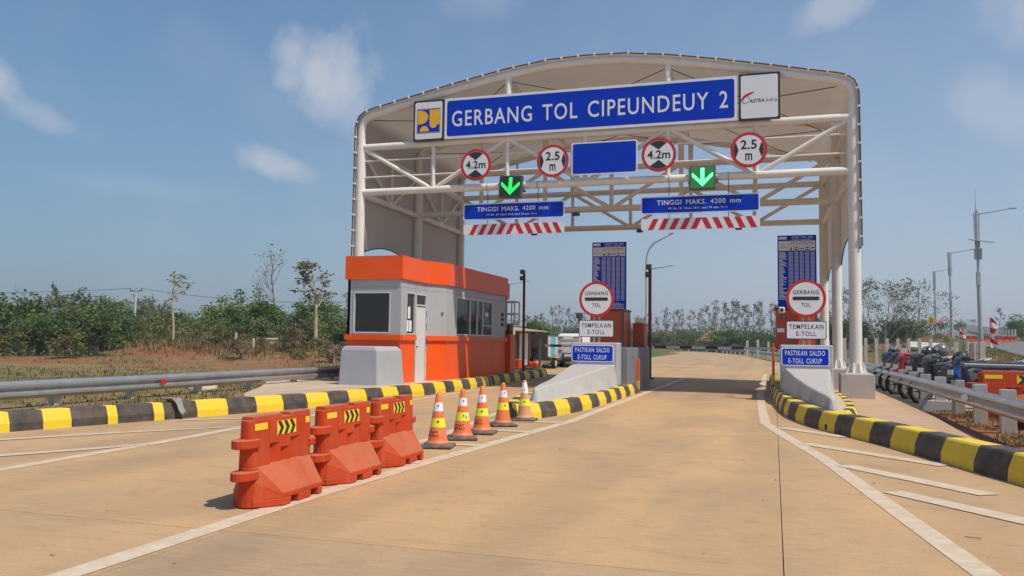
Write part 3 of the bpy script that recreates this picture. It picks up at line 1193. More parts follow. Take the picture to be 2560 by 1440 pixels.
XL, XR = GX - GHW, GX + GHW
for k in range(3):
    for X in (XL, XR):
        zb = .70 if X == XR else .25
        c = tpart('column', [P(k, X, zb), P(k, X, 7.88)], .162, 20)
        part('column_sleeve', MB().tube([P(k, X, 7.86), P(k, X, 8.15)], .135, 20), 'white_steel', c, fix=False)
        b = MB()
        x, y, _ = P(k, X, 0)
        b.box(x - .30, x + .30, y - .30, y + .30, zb, zb + .035)
        part('base_plate', b, 'white_steel', c)
        for a in range(8):
            t = R(45 * a + 22.5)
            d = Vector((math.cos(t), math.sin(t), 0))
            nn_ = Vector((-d.y, d.x, 0)) * .014
            q = Vector((x, y, zb + .035))
            i0, i1, o0 = q + d * .15, q + d * .15 + Vector((0, 0, .26)), q + d * .29
            o1 = q + d * .20 + Vector((0, 0, .26))
            b = MB()
            b.add([p + s_ for s_ in (nn_, -nn_) for p in (i0, o0, o1, i1)], [(0, 1, 2, 3), (7, 6, 5, 4), (0, 4, 5, 1), (1, 5, 6, 2), (2, 6, 7, 3), (3, 7, 4, 0)])
            part('gusset', b, 'white_steel', c)
    full = [P(k, GX - d, z) for d, z in reversed(PROF)] + [P(k, GX + d, z) for d, z in PROF[1:]]
    tpart('arch', full, .128, 16)
    for nm, z in (('top_chord', 7.85), ('bottom_chord', 6.34)):
        tpart(nm, [P(k, XL, z), P(k, XR, z)], .115, 14)
    xs_ = [GX - 5.02, GX - 2.5, GX, GX + 2.5, GX + 5.02]
    for X in xs_:
        tpart('truss_post', [P(k, X, 6.34), P(k, X, 7.85)], .075, 10)
    nodes = [(XL, 7.85), (xs_[0], 6.34), (xs_[1], 7.85), (xs_[2], 6.34), (xs_[3], 7.85), (xs_[4], 6.34), (XR, 7.85)]
    for (a, za), (c_, zc) in zip(nodes, nodes[1:]):
        tpart('truss_brace', [P(k, a, za), P(k, c_, zc)], .072, 10)
    for X, r_ in ((xs_[1], .105), (xs_[3], .105), (xs_[0], .055), (xs_[4], .055)):
        d = abs(X - GX)
        zz = lerp_tab(PROF[:7], d)
        tpart('arch_strut', [P(k, X, 7.85), P(k, X, zz)], r_, 12)
    if k == 0:
        for z in (7.38, 6.84):
            tpart('tie_rod', [P(k, XL, z, -.02), P(k, XR, z, -.02)], .026, 8)
for k in range(2):
    for X in (XL, XR):
        for z in (7.85, 6.30):
            tpart('side_beam', [P(k, X, z), P(k + 1, X, z)], .10, 12)
        m0 = P(k, X, 0)
        m1 = P(k + 1, X, 0)
        mid = ((m0[0] + m1[0]) / 2, (m0[1] + m1[1]) / 2)
        tpart('side_brace', [P(k, X, 7.85), (mid[0], mid[1], 6.3)], .058, 10)
        tpart('side_brace', [P(k + 1, X, 7.85), (mid[0], mid[1], 6.3)], .058, 10)
        tpart('side_post', [(mid[0], mid[1], 6.3), (mid[0], mid[1], 7.85)], .055, 10)
    for X in (xs_[1], xs_[3]):
        tpart('purlin', [P(k, X, 9.72), P(k + 1, X, 9.72)], .085, 12)
    # thin cross bracing under the roof
    for (xa, za), (xb, zb) in (((GX - 7.2, 8.75), (GX - 2.5, 9.7)), ((GX - 2.5, 9.7), (GX + 2.5, 9.7)), ((GX + 2.5, 9.7), (GX + 7.2, 8.75))):
        for s_ in (0, 1):
            part('bracing_cable', MB().tube([P(k + s_, xa, za), P(k + 1 - s_, xb, zb)], .014, 6), 'cable', canopy, fix=False)

# weld seams on the long tubes, floodlights under the rear beams
for k in range(3):
    for X in (XL + 2.6, GX - 1.3, GX + 3.7, XR - 1.9):
        for z, r_ in ((7.85, .1165), (6.34, .1165)):
            tpart('weld_seam', [P(k, X, z), P(k, X + .012, z)], r_ + .002, 14)
    for X in (XL, XR):
        for z in (3.3, 5.6):
            tpart('weld_seam', [P(k, X, z), P(k, X, z + .012)], .165, 20)
for k, X in ((1, GX - 1.3), (1, GX + 3.0), (2, GX - 4.2), (2, GX + .4), (2, GX + 4.4)):
    x, y, z = P(k, X, 6.34)
    fl = part('floodlight', MB().box(x - .13, x + .13, y - .13, y + .02, z - .24, z - .125), 'darkgrey', canopy, bevel=.012)
    part('lens', MB().box(x - .10, x + .10, y - .10, y - .01, z - .246, z - .2405), 'paper', fl)

# fabric: one sheet per bay, sagging between the frames, scalloped along the bottom
OUT = .15


def prof_pts(nside=8):
    pts = [(-d, z) for d, z in reversed(PROF)] + PROF[1:]
    o = []
    for i, (d, z) in enumerate(pts):
        a, c_ = pts[max(i - 1, 0)], pts[min(i + 1, len(pts) - 1)]
        t = Vector((c_[0] - a[0], c_[1] - a[1])).normalized()
        o.append((d, z, -t.y, t.x))
    return o


PP = prof_pts()
NT = 12
for k in range(2):
    b = MB()
    cols = []
    y0, y1 = (-.16 if k == 0 else 0), (.16 if k == 1 else 0)
    for it in range(NT + 1):
        t = it / NT
        sag = 4 * t * (1 - t)
        yk = GY + 5.05 * (k + t) + (y0 * (1 - t) if t < .5 else y1 * t)
        dx = fx(k + t)
        col = []
        zbot = (4.15 + .56 * sag) if k == 0 else (3.95 + .42 * sag)
        for s_ in range(9, 0, -1):
            z = zbot + (8.05 - zbot) * (9 - s_) / 9
            col.append((GX - GHW - OUT + .05 * sag + dx, yk, z))
        for d, z, nx_, nz_ in PP:
            inw = OUT - .34 * sag * (1 if abs(d) < 7 else .3)
            col.append((GX + d + nx_ * inw + dx, yk, z + nz_ * inw))
        for s_ in range(1, 10):
            z = 8.05 + (zbot - 8.05) * s_ / 9
            col.append((GX + GHW + OUT - .05 * sag + dx, yk, z))
        cols.append(col)
    m_ = len(cols[0])
    b.v = [p for c_ in cols for p in c_]
    b.f = [(i * m_ + j, i * m_ + j + 1, (i + 1) * m_ + j + 1, (i + 1) * m_ + j) for i in range(NT) for j in range(m_ - 1)]
    b.mi = [0] * len(b.f)
    b.sm = [True] * len(b.f)
    part('roof_membrane', b, 'membrane', canopy, fix=False)
    edge = [cols[i][0] for i in range(NT + 1)]
    part('edge_cable', MB().tube(edge, .02, 6), 'cable', canopy, fix=False)
    part('edge_cable', MB().tube([cols[i][-1] for i in range(NT + 1)], .02, 6), 'cable', canopy, fix=False)
# front edge cable and its clamps
fe = [(GX - GHW - OUT - .03, GY - .17, 4.2)] + [(GX + d + nx_ * (OUT + .01), GY - .17, z + nz_ * (OUT + .01)) for d, z, nx_, nz_ in PP] + [(GX + GHW + OUT + .03, GY - .17, 4.2)]
part('edge_cable', MB().tube(fe, .022, 6), 'cable', canopy, fix=False)
tot = [0]
for a, c_ in zip(fe, fe[1:]):
    tot.append(tot[-1] + (Vector(c_) - Vector(a)).length)
s_ = .35
proto = None
while s_ < tot[-1] - .2:
    for i in range(len(fe) - 1):
        if s_ <= tot[i + 1]:
            break
    t = (s_ - tot[i]) / (tot[i + 1] - tot[i])
    p = Vector(fe[i]).lerp(Vector(fe[i + 1]), t)
    d = (Vector(fe[i + 1]) - Vector(fe[i])).normalized()
    nn_ = Vector((-d.z, 0, d.x))
    if proto is None:
        b = MB()
        b.box(-.03, .03, -.04, .03, -.06, .03)
        b.box(-.018, .018, -.055, -.038, -.02, .05)
        me = b.mesh('membrane_clamp', mats_of('white_steel'))
        proto = me
    o = bpy.data.objects.new('membrane_clamp', proto)
    COL.objects.link(o)
    o.parent = canopy
    o.location = p - Vector((GX, GY, 0))
    o.rotation_euler = (0, -math.atan2(d.z, d.x), 0)
    s_ += .52

# concrete pedestals under the right-hand columns
for k in range(3):
    x, y, _ = P(k, XR, 0)
    b = MB()
    b.box(x - .43, x + .43, y - .43, y + .43, 0, .70)
    solo('column_pedestal', b, 'pedestal', ('grey concrete pedestal nearest the camera under the front right gate column', 'grey concrete pedestal under the middle right gate column, behind the front one',
         'grey concrete pedestal under the rearmost right gate column')[k], 'pedestal', 'pedestals under the right gate columns', bevel=.012, loc=(x, y, 0))

# ------------------------------------------------------------------ signs on the gate
SY = GY - .24


def brackets(root, xs__, z0, z1, y=SY + .03):
    for x in xs__:
        part('bracket', MB().box(x - .03, x + .03, y, y + .11, z0, z1), 'galv_post', root)


s = thing('gantry_sign', 'long blue gate name sign with white capital letters above the lanes', 'sign', (-5.5, SY, 7.9))
part('panel', MB().plate(rrect(-10.03, -.96, 7.91, 9.22, .02, 2), SY, SY + .045), 'signwhite', s)
part('face', MB().plate(rrect(-9.95, -1.04, 7.99, 9.14, .08), SY - .003, SY - .0002), 'signblue', s)
lettering(s, 'main', -9.78, -1.22, 8.29, 8.80, SY - .006)
brackets(s, (-9, -8.1, -3.0, -2), 7.95, 9.1)

s = thing('emblem_sign', 'square white sign with a yellow and blue emblem left of the blue name sign', 'sign', (-10.6, SY, 7.9))
part('panel', MB().plate(rrect(-11.12, -10.06, 7.89, 9.22, .02, 2), SY, SY + .045), 'signblack', s)
part('face', MB().plate(rrect(-11.06, -10.12, 7.95, 9.16, .06), SY - .003, SY - .0002), 'signwhite', s)
ex0, ex1, ez0, ez1 = -11.0, -10.18, 8.14, 8.95
part('emblem_border', MB().plate(rrect(ex0, ex1, ez0, ez1, .004, 1), SY - .005, SY - .0032), 'signblue', s)
part('emblem_line', MB().plate(rrect(ex0 + .015, ex1 - .015, ez0 + .015, ez1 - .015, .004, 1), SY - .007, SY - .0052), 'signyellow', s)
part('emblem_field', MB().plate(rrect(ex0 + .03, ex1 - .03, ez0 + .03, ez1 - .03, .004, 1), SY - .009, SY - .0072), 'signblue', s)


def E_(u, v):
    return (ex0 + .03 + u * (ex1 - ex0 - .06), ez0 + .03 + v * (ez1 - ez0 - .06))


pg = [E_(0, .96), E_(0, .36)] + [E_(.12 + .37 * math.sin(R(a)), .66 - .30 * math.cos(R(a))) for a in range(0, 181, 15)]
part('emblem_shape', MB().plate(pg, SY - .011, SY - .0092), 'signyellow', s)
pg = [E_(1, .97), E_(.55, .97), E_(.55, .32)] + [E_(.725 - .17 * math.cos(R(a)), .32 - .15 * math.sin(R(a))) for a in range(15, 181, 15)] + [E_(1, .32)]
part('emblem_shape', MB().plate(pg, SY - .011, SY - .0092), 'signyellow', s)
pg = [E_(.10, .04)] + [E_(.31 - .21 * math.cos(R(a)), .06 + .22 * math.sin(R(a))) for a in range(0, 181, 15)][::1] + [E_(.52, .04)]
part('emblem_shape', MB().plate(pg[::-1], SY - .011, SY - .0092), 'signyellow', s)
brackets(s, (-10.5,), 7.95, 9.1)

s = thing('operator_sign', 'white sign with thin grey lettering and a red swoosh right of the blue name sign', 'sign', (-.35, SY, 7.9))
part('panel', MB().plate(rrect(-.92, .22, 7.88, 9.25, .02, 2), SY, SY + .045), 'signblack', s)
part('face', MB().plate(rrect(-.86, .16, 7.94, 9.19, .05), SY - .003, SY - .0002), 'signwhite', s)
lettering(s, 'astra', -.62, -.20, 8.39, 8.50, SY - .006, 'signblack')
lettering(s, 'infra', -.165, .14, 8.39, 8.505, SY - .006, 'darkgrey')
sw = [(-.84, 8.50), (-.80, 8.44), (-.78, 8.50), (-.70, 8.58), (-.60, 8.63), (-.50, 8.68), (-.50, 8.72), (-.62, 8.69), (-.74, 8.64), (-.81, 8.58)]
part('swoosh', MB().plate(sw, SY - .006, SY - .0032), 'signred', s)
ring = []
for i in range(21):
    a = R(-200 + 300 * i / 20)
    ring.append((-.735 + .115 * math.cos(a), SY - .005, 8.50 + .11 * math.sin(a)))
part('logo_ring', MB().tube(ring, .005, 5), 'darkgrey', s, fix=False)
brackets(s, (-.57,), 7.95, 9.1)


def round_sign(x, z, r, y, label, kind, group):
    s = thing('height_limit_sign' if kind == 'h' else 'width_limit_sign', label, 'sign', (x, y, z), group)
    part('panel', MB().plate(circ(x, z, r), y, y + .03), 'signred', s)
    part('face', MB().plate(circ(x, z, r * .83), y - .003, y - .0002), 'signwhite', s)
    if kind == 'h':
        for q in (1, -1):
            arcp = [(x + r * .82 * math.sin(R(a)), z + q * r * .82 * math.cos(R(a))) for a in range(-38, 39, 8)]
            arcp = arcp[::-1] if q > 0 else arcp
            part('arrow_wedge', MB().plate(arcp + [(x, z + q * r * .30)], y - .006, y - .0032), 'signblack', s)
        lettering(s, '42', x - r * .66, x + r * .66, z - r * .24, z + r * .26, y - .006, 'signblack')
    else:
        for q in (1, -1):
            arcp = [(x + q * r * .82 * math.cos(R(a)), z + r * .82 * math.sin(R(a))) for a in range(-32, 33, 8)]
            part('arrow_wedge', MB().plate((arcp if q > 0 else arcp[::-1]) + [(x + q * r * .55, z)], y - .006, y - .0032), 'signblack', s)
        lettering(s, '25', x - r * .44, x + r * .44, z + .03 * r, z + r * .57, y - .006, 'signblack')
        lettering(s, 'm', x - r * .19, x + r * .19, z - r * .6, z - r * .19, y - .006, 'signblack')
    brackets(s, (x,), z - r * .7, z + r * .7, y + .03)
    return s


round_sign(-8.95, 7.02, .505, SY, 'round red bordered 4.2m height sign left of the left green arrow', 'h', 'height limit signs on the gate')
round_sign(-6.445, 7.015, .505, SY, 'round red bordered 2.5 m width sign just left of the plain blue panel', 'w', 'width limit signs on the gate')
round_sign(-3.21, 7.03, .51, SY, 'round red bordered 4.2m height sign just right of the plain blue panel', 'h', 'height limit signs on the gate')
round_sign(-.65, 7.03, .51, SY, 'round red bordered 2.5 m width sign right of the right green arrow', 'w', 'width limit signs on the gate')

s = thing('blank_sign', 'plain blue sign panel without lettering in the middle of the gate truss', 'sign', (-4.84, SY, 6.5))
part('panel', MB().plate(rrect(-5.85, -3.84, 6.53, 7.53, .05), SY, SY + .035), 'signwhite', s)
part('face', MB().plate(rrect(-5.81, -3.88, 6.57, 7.49, .05), SY - .003, SY - .0002), 'signblue', s)
brackets(s, (-5.55,), 6.6, 7.5)


def lane_signal(x, z, label, led, tilt):
    s = thing('lane_signal', label, 'traffic signal', (x, SY - .05, z), 'lane signals on the gate')
    y = SY - .05
    part('housing', MB().box(x - .37, x + .37, y, y + .17, z - .345, z + .345), 'darkgrey', s, bevel=.012)
    part('display', MB().box(x - .33, x + .33, y - .003, y - .0005, z - .31, z + .31), 'led_panel_lit' if led == 'green_led_bright' else 'led_panel', s)
    part('arrow_shaft', MB().plate([(x - .055, z - .10), (x + .055, z - .10), (x + .055, z + .28), (x - .055, z + .28)], y - .008, y - .0035), led, s)
    part('arrow_head', MB().plate([(x, z - .27), (x + .30, z + .035), (x + .30, z + .13), (x + .27, z + .13), (x, z - .13), (x - .27, z + .13), (x - .30, z + .13), (x - .30, z + .035)], y - .008, y - .0035), led, s)
    part('clamp', MB().box(x - .42, x + .42, y + .17, y + .30, z - .12, z - .06), 'darkgrey', s)
    s.rotation_euler = (R(-4), R(tilt), 0)
    return s


lane_signal(-7.78, 6.275, 'lane signal with plain green down arrow over the left lane', 'green_led', 2.0)
lane_signal(-1.945, 6.285, 'lane signal with brighter glowing green down arrow over the right lane', 'green_led_bright', 0.0)

for x0, x1, sd_ in ((-9.43, -6.12, 'left'), (-3.77, -.355, 'right')):
    s = thing('height_sign', 'hanging blue maximum height sign over the %s lane' % sd_, 'sign', (x0, GY, 5.3), 'maximum height signs hanging from the gate')
    part('panel', MB().plate(rrect(x0, x1, 5.295, 5.825, .05), GY, GY + .03), 'signwhite', s)
    part('face', MB().plate(rrect(x0 + .035, x1 - .035, 5.33, 5.79, .05), GY - .003, GY - .0002), 'signblue', s)
    w = x1 - x0
    lettering(s, 'tinggi', x0 + .14 * w, x0 + .845 * w, 5.56, 5.705, GY - .006)
    lettering(s, 'pp', x0 + .24 * w, x0 + .735 * w, 5.405, 5.48, GY - .006)
    for u in (.245, .745):
        part('hanger_wire', MB().tube([(x0 + u * w, GY + .015, 5.82), (x0 + u * w, GY + .015, 6.24)], .012, 6), 'cable', s, fix=False)
        part('hanger_loop', MB().lathe([(.125, -.02), (.125, .02)], (x0 + u * w, GY, 6.34), 12, caps=False).xform(Matrix.Translation((x0 + u * w, GY, 6.34)) @ Matrix.Rotation(R(90), 4, 'Y') @ Matrix.Translation((-x0 - u * w, -GY, -6.34))), 'galv_post', s)
    s = thing('height_bar', 'red and white striped height bar hanging under the %s blue height sign' % sd_, 'height bar', (x0, GY, 4.8), 'striped height bars')
    part('panel', MB().plate(rrect(x0 + .01, x1, 4.82, 5.16, .05), GY, GY + .03), 'signwhite', s)
    n_ = 10
    st = w * .082
    for i in range(n_):
        xa = x0 + w * .055 + i * w * .092
        sk = .16 if i < 5 else -.16
        xa += .02 if i < 5 else .16
        part('stripe', MB().plate([(xa, 4.825), (xa + st * .58, 4.825), (xa + st * .58 + sk, 5.155), (xa + sk, 5.155)], GY - .003, GY - .0002), 'signred', s)
    for u in (.245, .745):
        part('hanger_wire', MB().tube([(x0 + u * w, GY + .035, 5.15), (x0 + u * w, GY + .035, 5.32)], .010, 6), 'cable', s, fix=False)

# ------------------------------------------------------------------ islands: sign walls, posts, noses, machines
def toll_island(mir, xc, ws, side):
    """xc: centre of the sign wall; ws: its half width"""
    y = 23.0
    zb = .262
    s = thing('sign_wall', 'grey concrete wall with blue card balance sign on the %s island' % side, 'sign wall', (xc, y, zb), 'grey sign walls on the toll islands')
    part('wall', MB().box(xc - ws, xc + ws, y, y + .62, zb, 1.47), 'greywall', s, bevel=.04)
    part('sign_border', MB().plate(rrect(xc - ws + .03, xc - ws + 1.21, .93, 1.395, .05), y - .02, y - .0005), 'signwhite', s)
    part('sign_face', MB().plate(rrect(xc - ws + .055, xc - ws + 1.185, .955, 1.37, .04), y - .023, y - .0202), 'signblue', s)
    lettering(s, 'pastikan', xc - ws + .125, xc - ws + 1.10, 1.195, 1.325, y - .026)
    lettering(s, 'cukup', xc - ws + .21, xc - ws + 1.02, .995, 1.125, y - .026)
    # post with the round sign and the plate
    px = xc - ws + .66
    s = thing('toll_sign_post', 'round red bordered toll gate sign over a white plate on the %s island' % side, 'sign', (px, y + .3, 1.47), 'toll gate signs on the islands')
    for q in (-.07, .07):
        part('post', MB().tube([(px + q, y + .34, 1.46), (px + q, y + .34, 3.0)], .035, 10), 'galv_post', s, fix=False)
    yy_ = y + .28
    zc = 2.69
    part('disc', MB().plate(circ(px, zc, .50), yy_, yy_ + .025), 'signred', s)
    part('disc_face', MB().plate(circ(px, zc, .425), yy_ - .003, yy_ - .0002), 'signwhite', s)
    part('bar', MB().plate(rrect(px - .335, px + .335, zc - .045, zc + .05, .046), yy_ - .006, yy_ - .0032), 'signblack', s)
    lettering(s, 'gerbang', px - .325, px + .325, zc + .115, zc + .22, yy_ - .006, 'signblack')
    lettering(s, 'tol', px - .115, px + .115, zc - .22, zc - .115, yy_ - .006, 'signblack')
    part('plate', MB().plate(rrect(px - .50, px + .50, 1.62, 2.10, .04), yy_, yy_ + .025), 'signblack', s)
    part('plate_face', MB().plate(rrect(px - .48, px + .48, 1.64, 2.08, .03), yy_ - .003, yy_ - .0002), 'signwhite', s)
    lettering(s, 'tempel', px - .425, px + .425, 1.89, 2.01, yy_ - .006, 'signblack')
    lettering(s, 'etoll', px - .245, px + .245, 1.705, 1.825, yy_ - .006, 'signblack')
    # crash nose in front of the wall
    st = [(16.45, .05, .06, .03, .50), (16.62, .04, .14, .07, .535), (17.4, .02, .23, .13, .57), (18.6, 0, .34, .21, .61), (20.4, 0, .50, .37, .72), (22.2, 0, .635, .52, .855), (22.98, 0, .645, .54, .86)]
    sh = .20 if mir > 0 else .10
    b = MB()
    vs = []
    for yv, _, wb, wt, zt in st:
        t = (22.98 - yv) / (22.98 - 16.45)
        cx = xc + (.04 if mir < 0 else .0) + sh * t * t
        vs += [(cx - wb, yv, zb - .01), (cx - wt, yv + .04, zt), (cx + wt, yv + .04, zt), (cx + wb, yv, zb - .01)]
    fs = []
    for i in range(len(st) - 1):
        for j in range(3):
            fs.append((4 * i + j, 4 * i + j + 1, 4 * i + 4 + j + 1, 4 * i + 4 + j))
    fs += [(0, 3, 2, 1), tuple(4 * (len(st) - 1) + j for j in range(4))]
    b.add(vs, fs)
    solo('crash_nose', b, 'bullnose', 'pale grey sloping concrete crash nose on the %s island' % side, 'crash nose', 'concrete crash noses', bevel=.035, loc=(xc, 18, zb))


toll_island(-1, -4.78, .66, 'middle')
toll_island(1, .80, .65, 'right')


def tariff_board(x0, x1, z0, z1, y, label):
    s = thing('tariff_board', label, 'tariff board', ((x0 + x1) / 2, y, z0 - 1.3), 'blue tariff boards')
    part('panel', MB().box(x0, x1, y, y + .05, z0, z1), 'signblue', s)
    w, h = x1 - x0, z1 - z0
    U = lambda u: x0 + u * w
    V = lambda v: z1 - v * h
    part('logo_patch', MB().box(U(.03), U(.24), y - .003, y - .0002, V(.052), V(.018)), 'signwhite', s)
    lettering(s, 'tarif', U(.36), U(.92), V(.048), V(.018), y - .004)
    lettering(s, 'gcip', U(.37), U(.91), V(.068), V(.055), y - .004)
    part('header', MB().box(U(.03), U(.97), y - .003, y - .0002, V(.205), V(.075)), 'signwhite', s)
    b = MB()
    b.box(U(.272), U(.278), y - .005, y - .0032, V(.205), V(.075))
    b.box(U(.278), U(.97), y - .005, y - .0032, V(.119), V(.116))
    for u in (.415, .555, .692, .83):
        b.box(U(u - .003), U(u + .003), y - .005, y - .0032, V(.205), V(.119))
    part('header_rules', b, 'signblack', s)
    lettering(s, 'golongan', U(.33), U(.91), V(.108), V(.085), y - .006, 'signblack')
    lettering(s, 'asal', U(.09), U(.19), V(.128), V(.115), y - .006, 'signblack')
    lettering(s, 'gerbang', U(.05), U(.25), V(.165), V(.150), y - .006, 'signblack')
    for i, (u, ww) in enumerate(((.345, .008), (.485, .02), (.623, .028), (.76, .032), (.9, .018))):
        lettering(s, 'i%d' % (i + 1), U(u - ww), U(u + ww), V(.138), V(.124), y - .006, 'signblack')
        b = MB()
        for q in ((.163,), (.16, .185), (.172,), (.16, .187), (.165,))[i]:
            hw = .028 if i == 0 else .05
            b.plate([(U(u - hw), V(q + .012)), (U(u + hw), V(q + .012)), (U(u + hw), V(q - .002)), (U(u - hw * .2), V(q - .002)), (U(u - hw * .6), V(q + .004)), (U(u - hw), V(q + .006))], y - .006, y - .0032)
        if i == 0:
            for q in (.178, .192):
                b.plate([(U(u - .035), V(q + .01)), (U(u + .035), V(q + .01)), (U(u + .03), V(q)), (U(u - .02), V(q))], y - .006, y - .0032)
        part('vehicle_symbol', b, 'signblack', s)
    # price table: rows of small print
    rng = random.Random(5)
    b = MB()
    b.box(U(.272), U(.276), y - .005, y - .0002, V(.86), V(.21))
    rows = 36
    for r_ in range(rows):
        v = .222 + r_ * .0177
        b.box(U(.035), U(.035 + rng.uniform(.09, .21)), y - .005, y - .0002, V(v + .0098), V(v))
        for u in (.345, .485, .623, .76, .9):
            for q in range(3):
                b.box(U(u - .047 + q * .036), U(u - .047 + q * .036 + .026), y - .005, y - .0002, V(v + .0098), V(v + .0004))
    for r_ in range(5):
        v = .885 + r_ * .019
        b.box(U(.36), U(rng.uniform(.8, .95)), y - .005, y - .0002, V(v + .008), V(v))
    part('price_print', b, 'signwhite', s, kind='stuff')
    part('post', MB().tube([((x0 + x1) / 2 + .12, y + .12, .25), ((x0 + x1) / 2 + .12, y + .12, z1 - .2)], .055, 12), 'galv_post', s, fix=False)
    return s


tariff_board(-5.90, -4.735, 2.55, 4.88, 28.0, 'tall blue tariff board with price rows standing on the middle island')
tariff_board(.13, 1.30, 2.55, 4.96, 28.0, 'tall blue tariff board with price rows standing on the right island')


def machine(x0, x1, y0, y1, ztop, side, lab_x):
    s = thing('toll_machine', 'red orange card machine cabinet on the %s island' % side, 'toll machine', ((x0 + x1) / 2, y0, 1.33), 'card machines on the toll islands')
    part('cabinet', MB().box(x0, x1, y0, y1, 1.34, ztop), 'orange_machine', s, bevel=.02)
    part('hood', MB().box(x0 - .05, x1 + .03, y0 - .04, y1, ztop + .001, ztop + .06), 'darkgrey', s, bevel=.01)
    part('front_panel', MB().box(x0 + .55 * (x1 - x0), x1 - .06, y0 - .02, y0 - .001, 1.42, ztop - .08), 'orange_panel' if side == 'right' else 'orange_machine', s)
    part('label_plate', MB().box(lab_x, lab_x + .2, y0 - .03, y0 - .021, 1.83, 1.95), 'paper', s)
    part('edge_post', MB().box(x1, x1 + .05, y0, y0 + .1, 1.34, ztop), 'darkgrey', s)
    return s


b = MB().box(-5.35, -3.95, 23.64, 28.1, -.05, 1.33)
solo('machine_plinth', b, 'greypaint', 'long dark grey plinth wall behind the middle island sign wall', 'plinth', 'grey plinths of the toll islands', bevel=.02, loc=(-4.7, 26, .25))
b = MB().box(.18, 1.35, 23.64, 28.4, .25, 1.33)
solo('machine_plinth', b, 'greypaint', 'grey plinth wall behind the right island sign wall', 'plinth', 'grey plinths of the toll islands', bevel=.02, loc=(.7, 26, .25))
machine(-5.45, -4.45, 25.6, 27.2, 2.46, 'middle', -4.92)
machine(.06, 1.15, 25.6, 27.2, 2.5, 'right', .09)
# second machine further along the middle island
s = thing('toll_machine', 'smaller weathered red machine further along the middle island', 'toll machine', (-4.2, 27.5, 1.34), 'card machines on the toll islands')
part('cabinet', MB().box(-4.40, -4.02, 27.35, 28.0, 1.34, 2.12), 'orange_machine', s, bevel=.02)
part('cap', MB().box(-4.34, -4.12, 27.4, 27.9, 2.125, 2.30), 'paper', s, bevel=.02)

# delineators and posts beside the lane
def delineator(x, y, z0, h, label):
    s = thing('delineator_post', label, 'post', (x, y, z0), 'orange posts at the lane edge')
    part('post', MB().box(x - .035, x + .035, y - .04, y + .04, z0, z0 + h), 'orange_panel', s, bevel=.01)
    part('foot', MB().box(x - .07, x + .07, y - .07, y + .07, z0, z0 + .03), 'darkgrey', s)
    part('band', MB().box(x - .038, x + .038, y - .043, y + .043, z0 + .1, z0 + .35), 'yellow', s)


delineator(-3.87, 25.1, .0, 1.0, 'slim orange post at the right edge of the middle island')
delineator(-.02, 25.2, .26, 1.25, 'slim orange post at the left edge of the right island')


def cctv_pole(x, y, z0, h, label):
    s = thing('camera_pole', label, 'camera pole', (x, y, z0), 'dark red camera poles')
    part('pole', MB().tube([(x, y, z0), (x, y, z0 + h)], .055, 10), 'darkred', s, fix=False)
    part('base', MB().box(x - .13, x + .13, y - .13, y + .13, z0, z0 + .04), 'darkred', s)
    c = part('camera', MB().box(x - .09, x + .06, y - .32, y - .02, z0 + h - .02, z0 + h + .13), 'darkgrey', s, bevel=.02)
    part('camera_hood', MB().box(x - .11, x + .08, y - .38, y, z0 + h + .131, z0 + h + .15), 'alu', c)
    part('lamp_head', MB().box(x - .14, x - .01, y - .2, y - .06, z0 + h - .28, z0 + h - .10), 'darkgrey', s, bevel=.02)


cctv_pole(-4.02, 28.6, .265, 3.72, 'dark red camera pole behind the middle island')
cctv_pole(-9.92, 33.4, .24, 4.05, 'dark red camera pole right of the orange toll booth')


def small_cctv(x, y, z, label, body):
    s = thing('security_camera', label, 'camera', (x, y, z), 'small cameras by the toll signs')
    part('body', MB().box(x - .07, x + .09, y - .22, y, z, z + .17), body, s, bevel=.03)
    part('lens', MB().tube([(x + .01, y - .235, z + .085), (x + .01, y - .22, z + .085)], .05, 10), 'dark', s, fix=False)
    part('bracket', MB().box(x - .03, x + .05, y - .12, y + .1, z - .16, z - .005), 'darkgrey', s, bevel=.01)


small_cctv(.20, 24.2, 2.33, 'white security camera left of the right round toll sign', 'whitepaint')
small_cctv(-5.30, 23.5, 2.14, 'dark security camera left of the middle round toll sign', 'darkgrey')

# lane barrier arms
def gate_arm(x0, x1, y, z, xm, label):
    s = thing('barrier_gate', label, 'barrier gate', (xm, y, .26), 'lane barrier gates')
    part('housing', MB().box(xm - .18, xm + .18, y - .16, y + .2, .26, 1.28), 'greypaint', s, bevel=.02)
    a = part('arm', MB().box(x0, x1, y - .02, y + .02, z, z + .085), 'signwhite', s)
    n_ = int(abs(x1 - x0) / .85)
    for i in range(n_):
        xa = x0 + .2 + i * .85
        part('arm_stripe', MB().box(xa, xa + .4, y - .023, y + .023, z - .003, z + .088), 'darkred', a)


gate_arm(-4.10, .10, 28.9, 1.30, .45, 'red and white barrier arm lowered across the right lane')
gate_arm(-7.75, -5.3, 28.8, 1.30, -5.15, 'red and white barrier arm lowered across the left lane')
# ------------------------------------------------------------------ toll booth
BSC = 1.08
BMAT = Matrix.Translation((0, 0, 1.45)) @ Matrix.Scale(BSC, 4) @ Matrix.Translation((0, 0, -1.45))
bo = BMAT @ Vector((-10.2, 21.0, .3))
booth = thing('toll_booth', 'orange and grey toll booth building with windows on the left island', 'booth', tuple(bo))
FP = [(-10.95, 20.2), (-9.38, 20.2), (-9.42, 22.0), (-9.12, 22.75), (-9.12, 28.5), (-12.4, 28.5), (-12.4, 23.0), (-10.95, 23.0)]


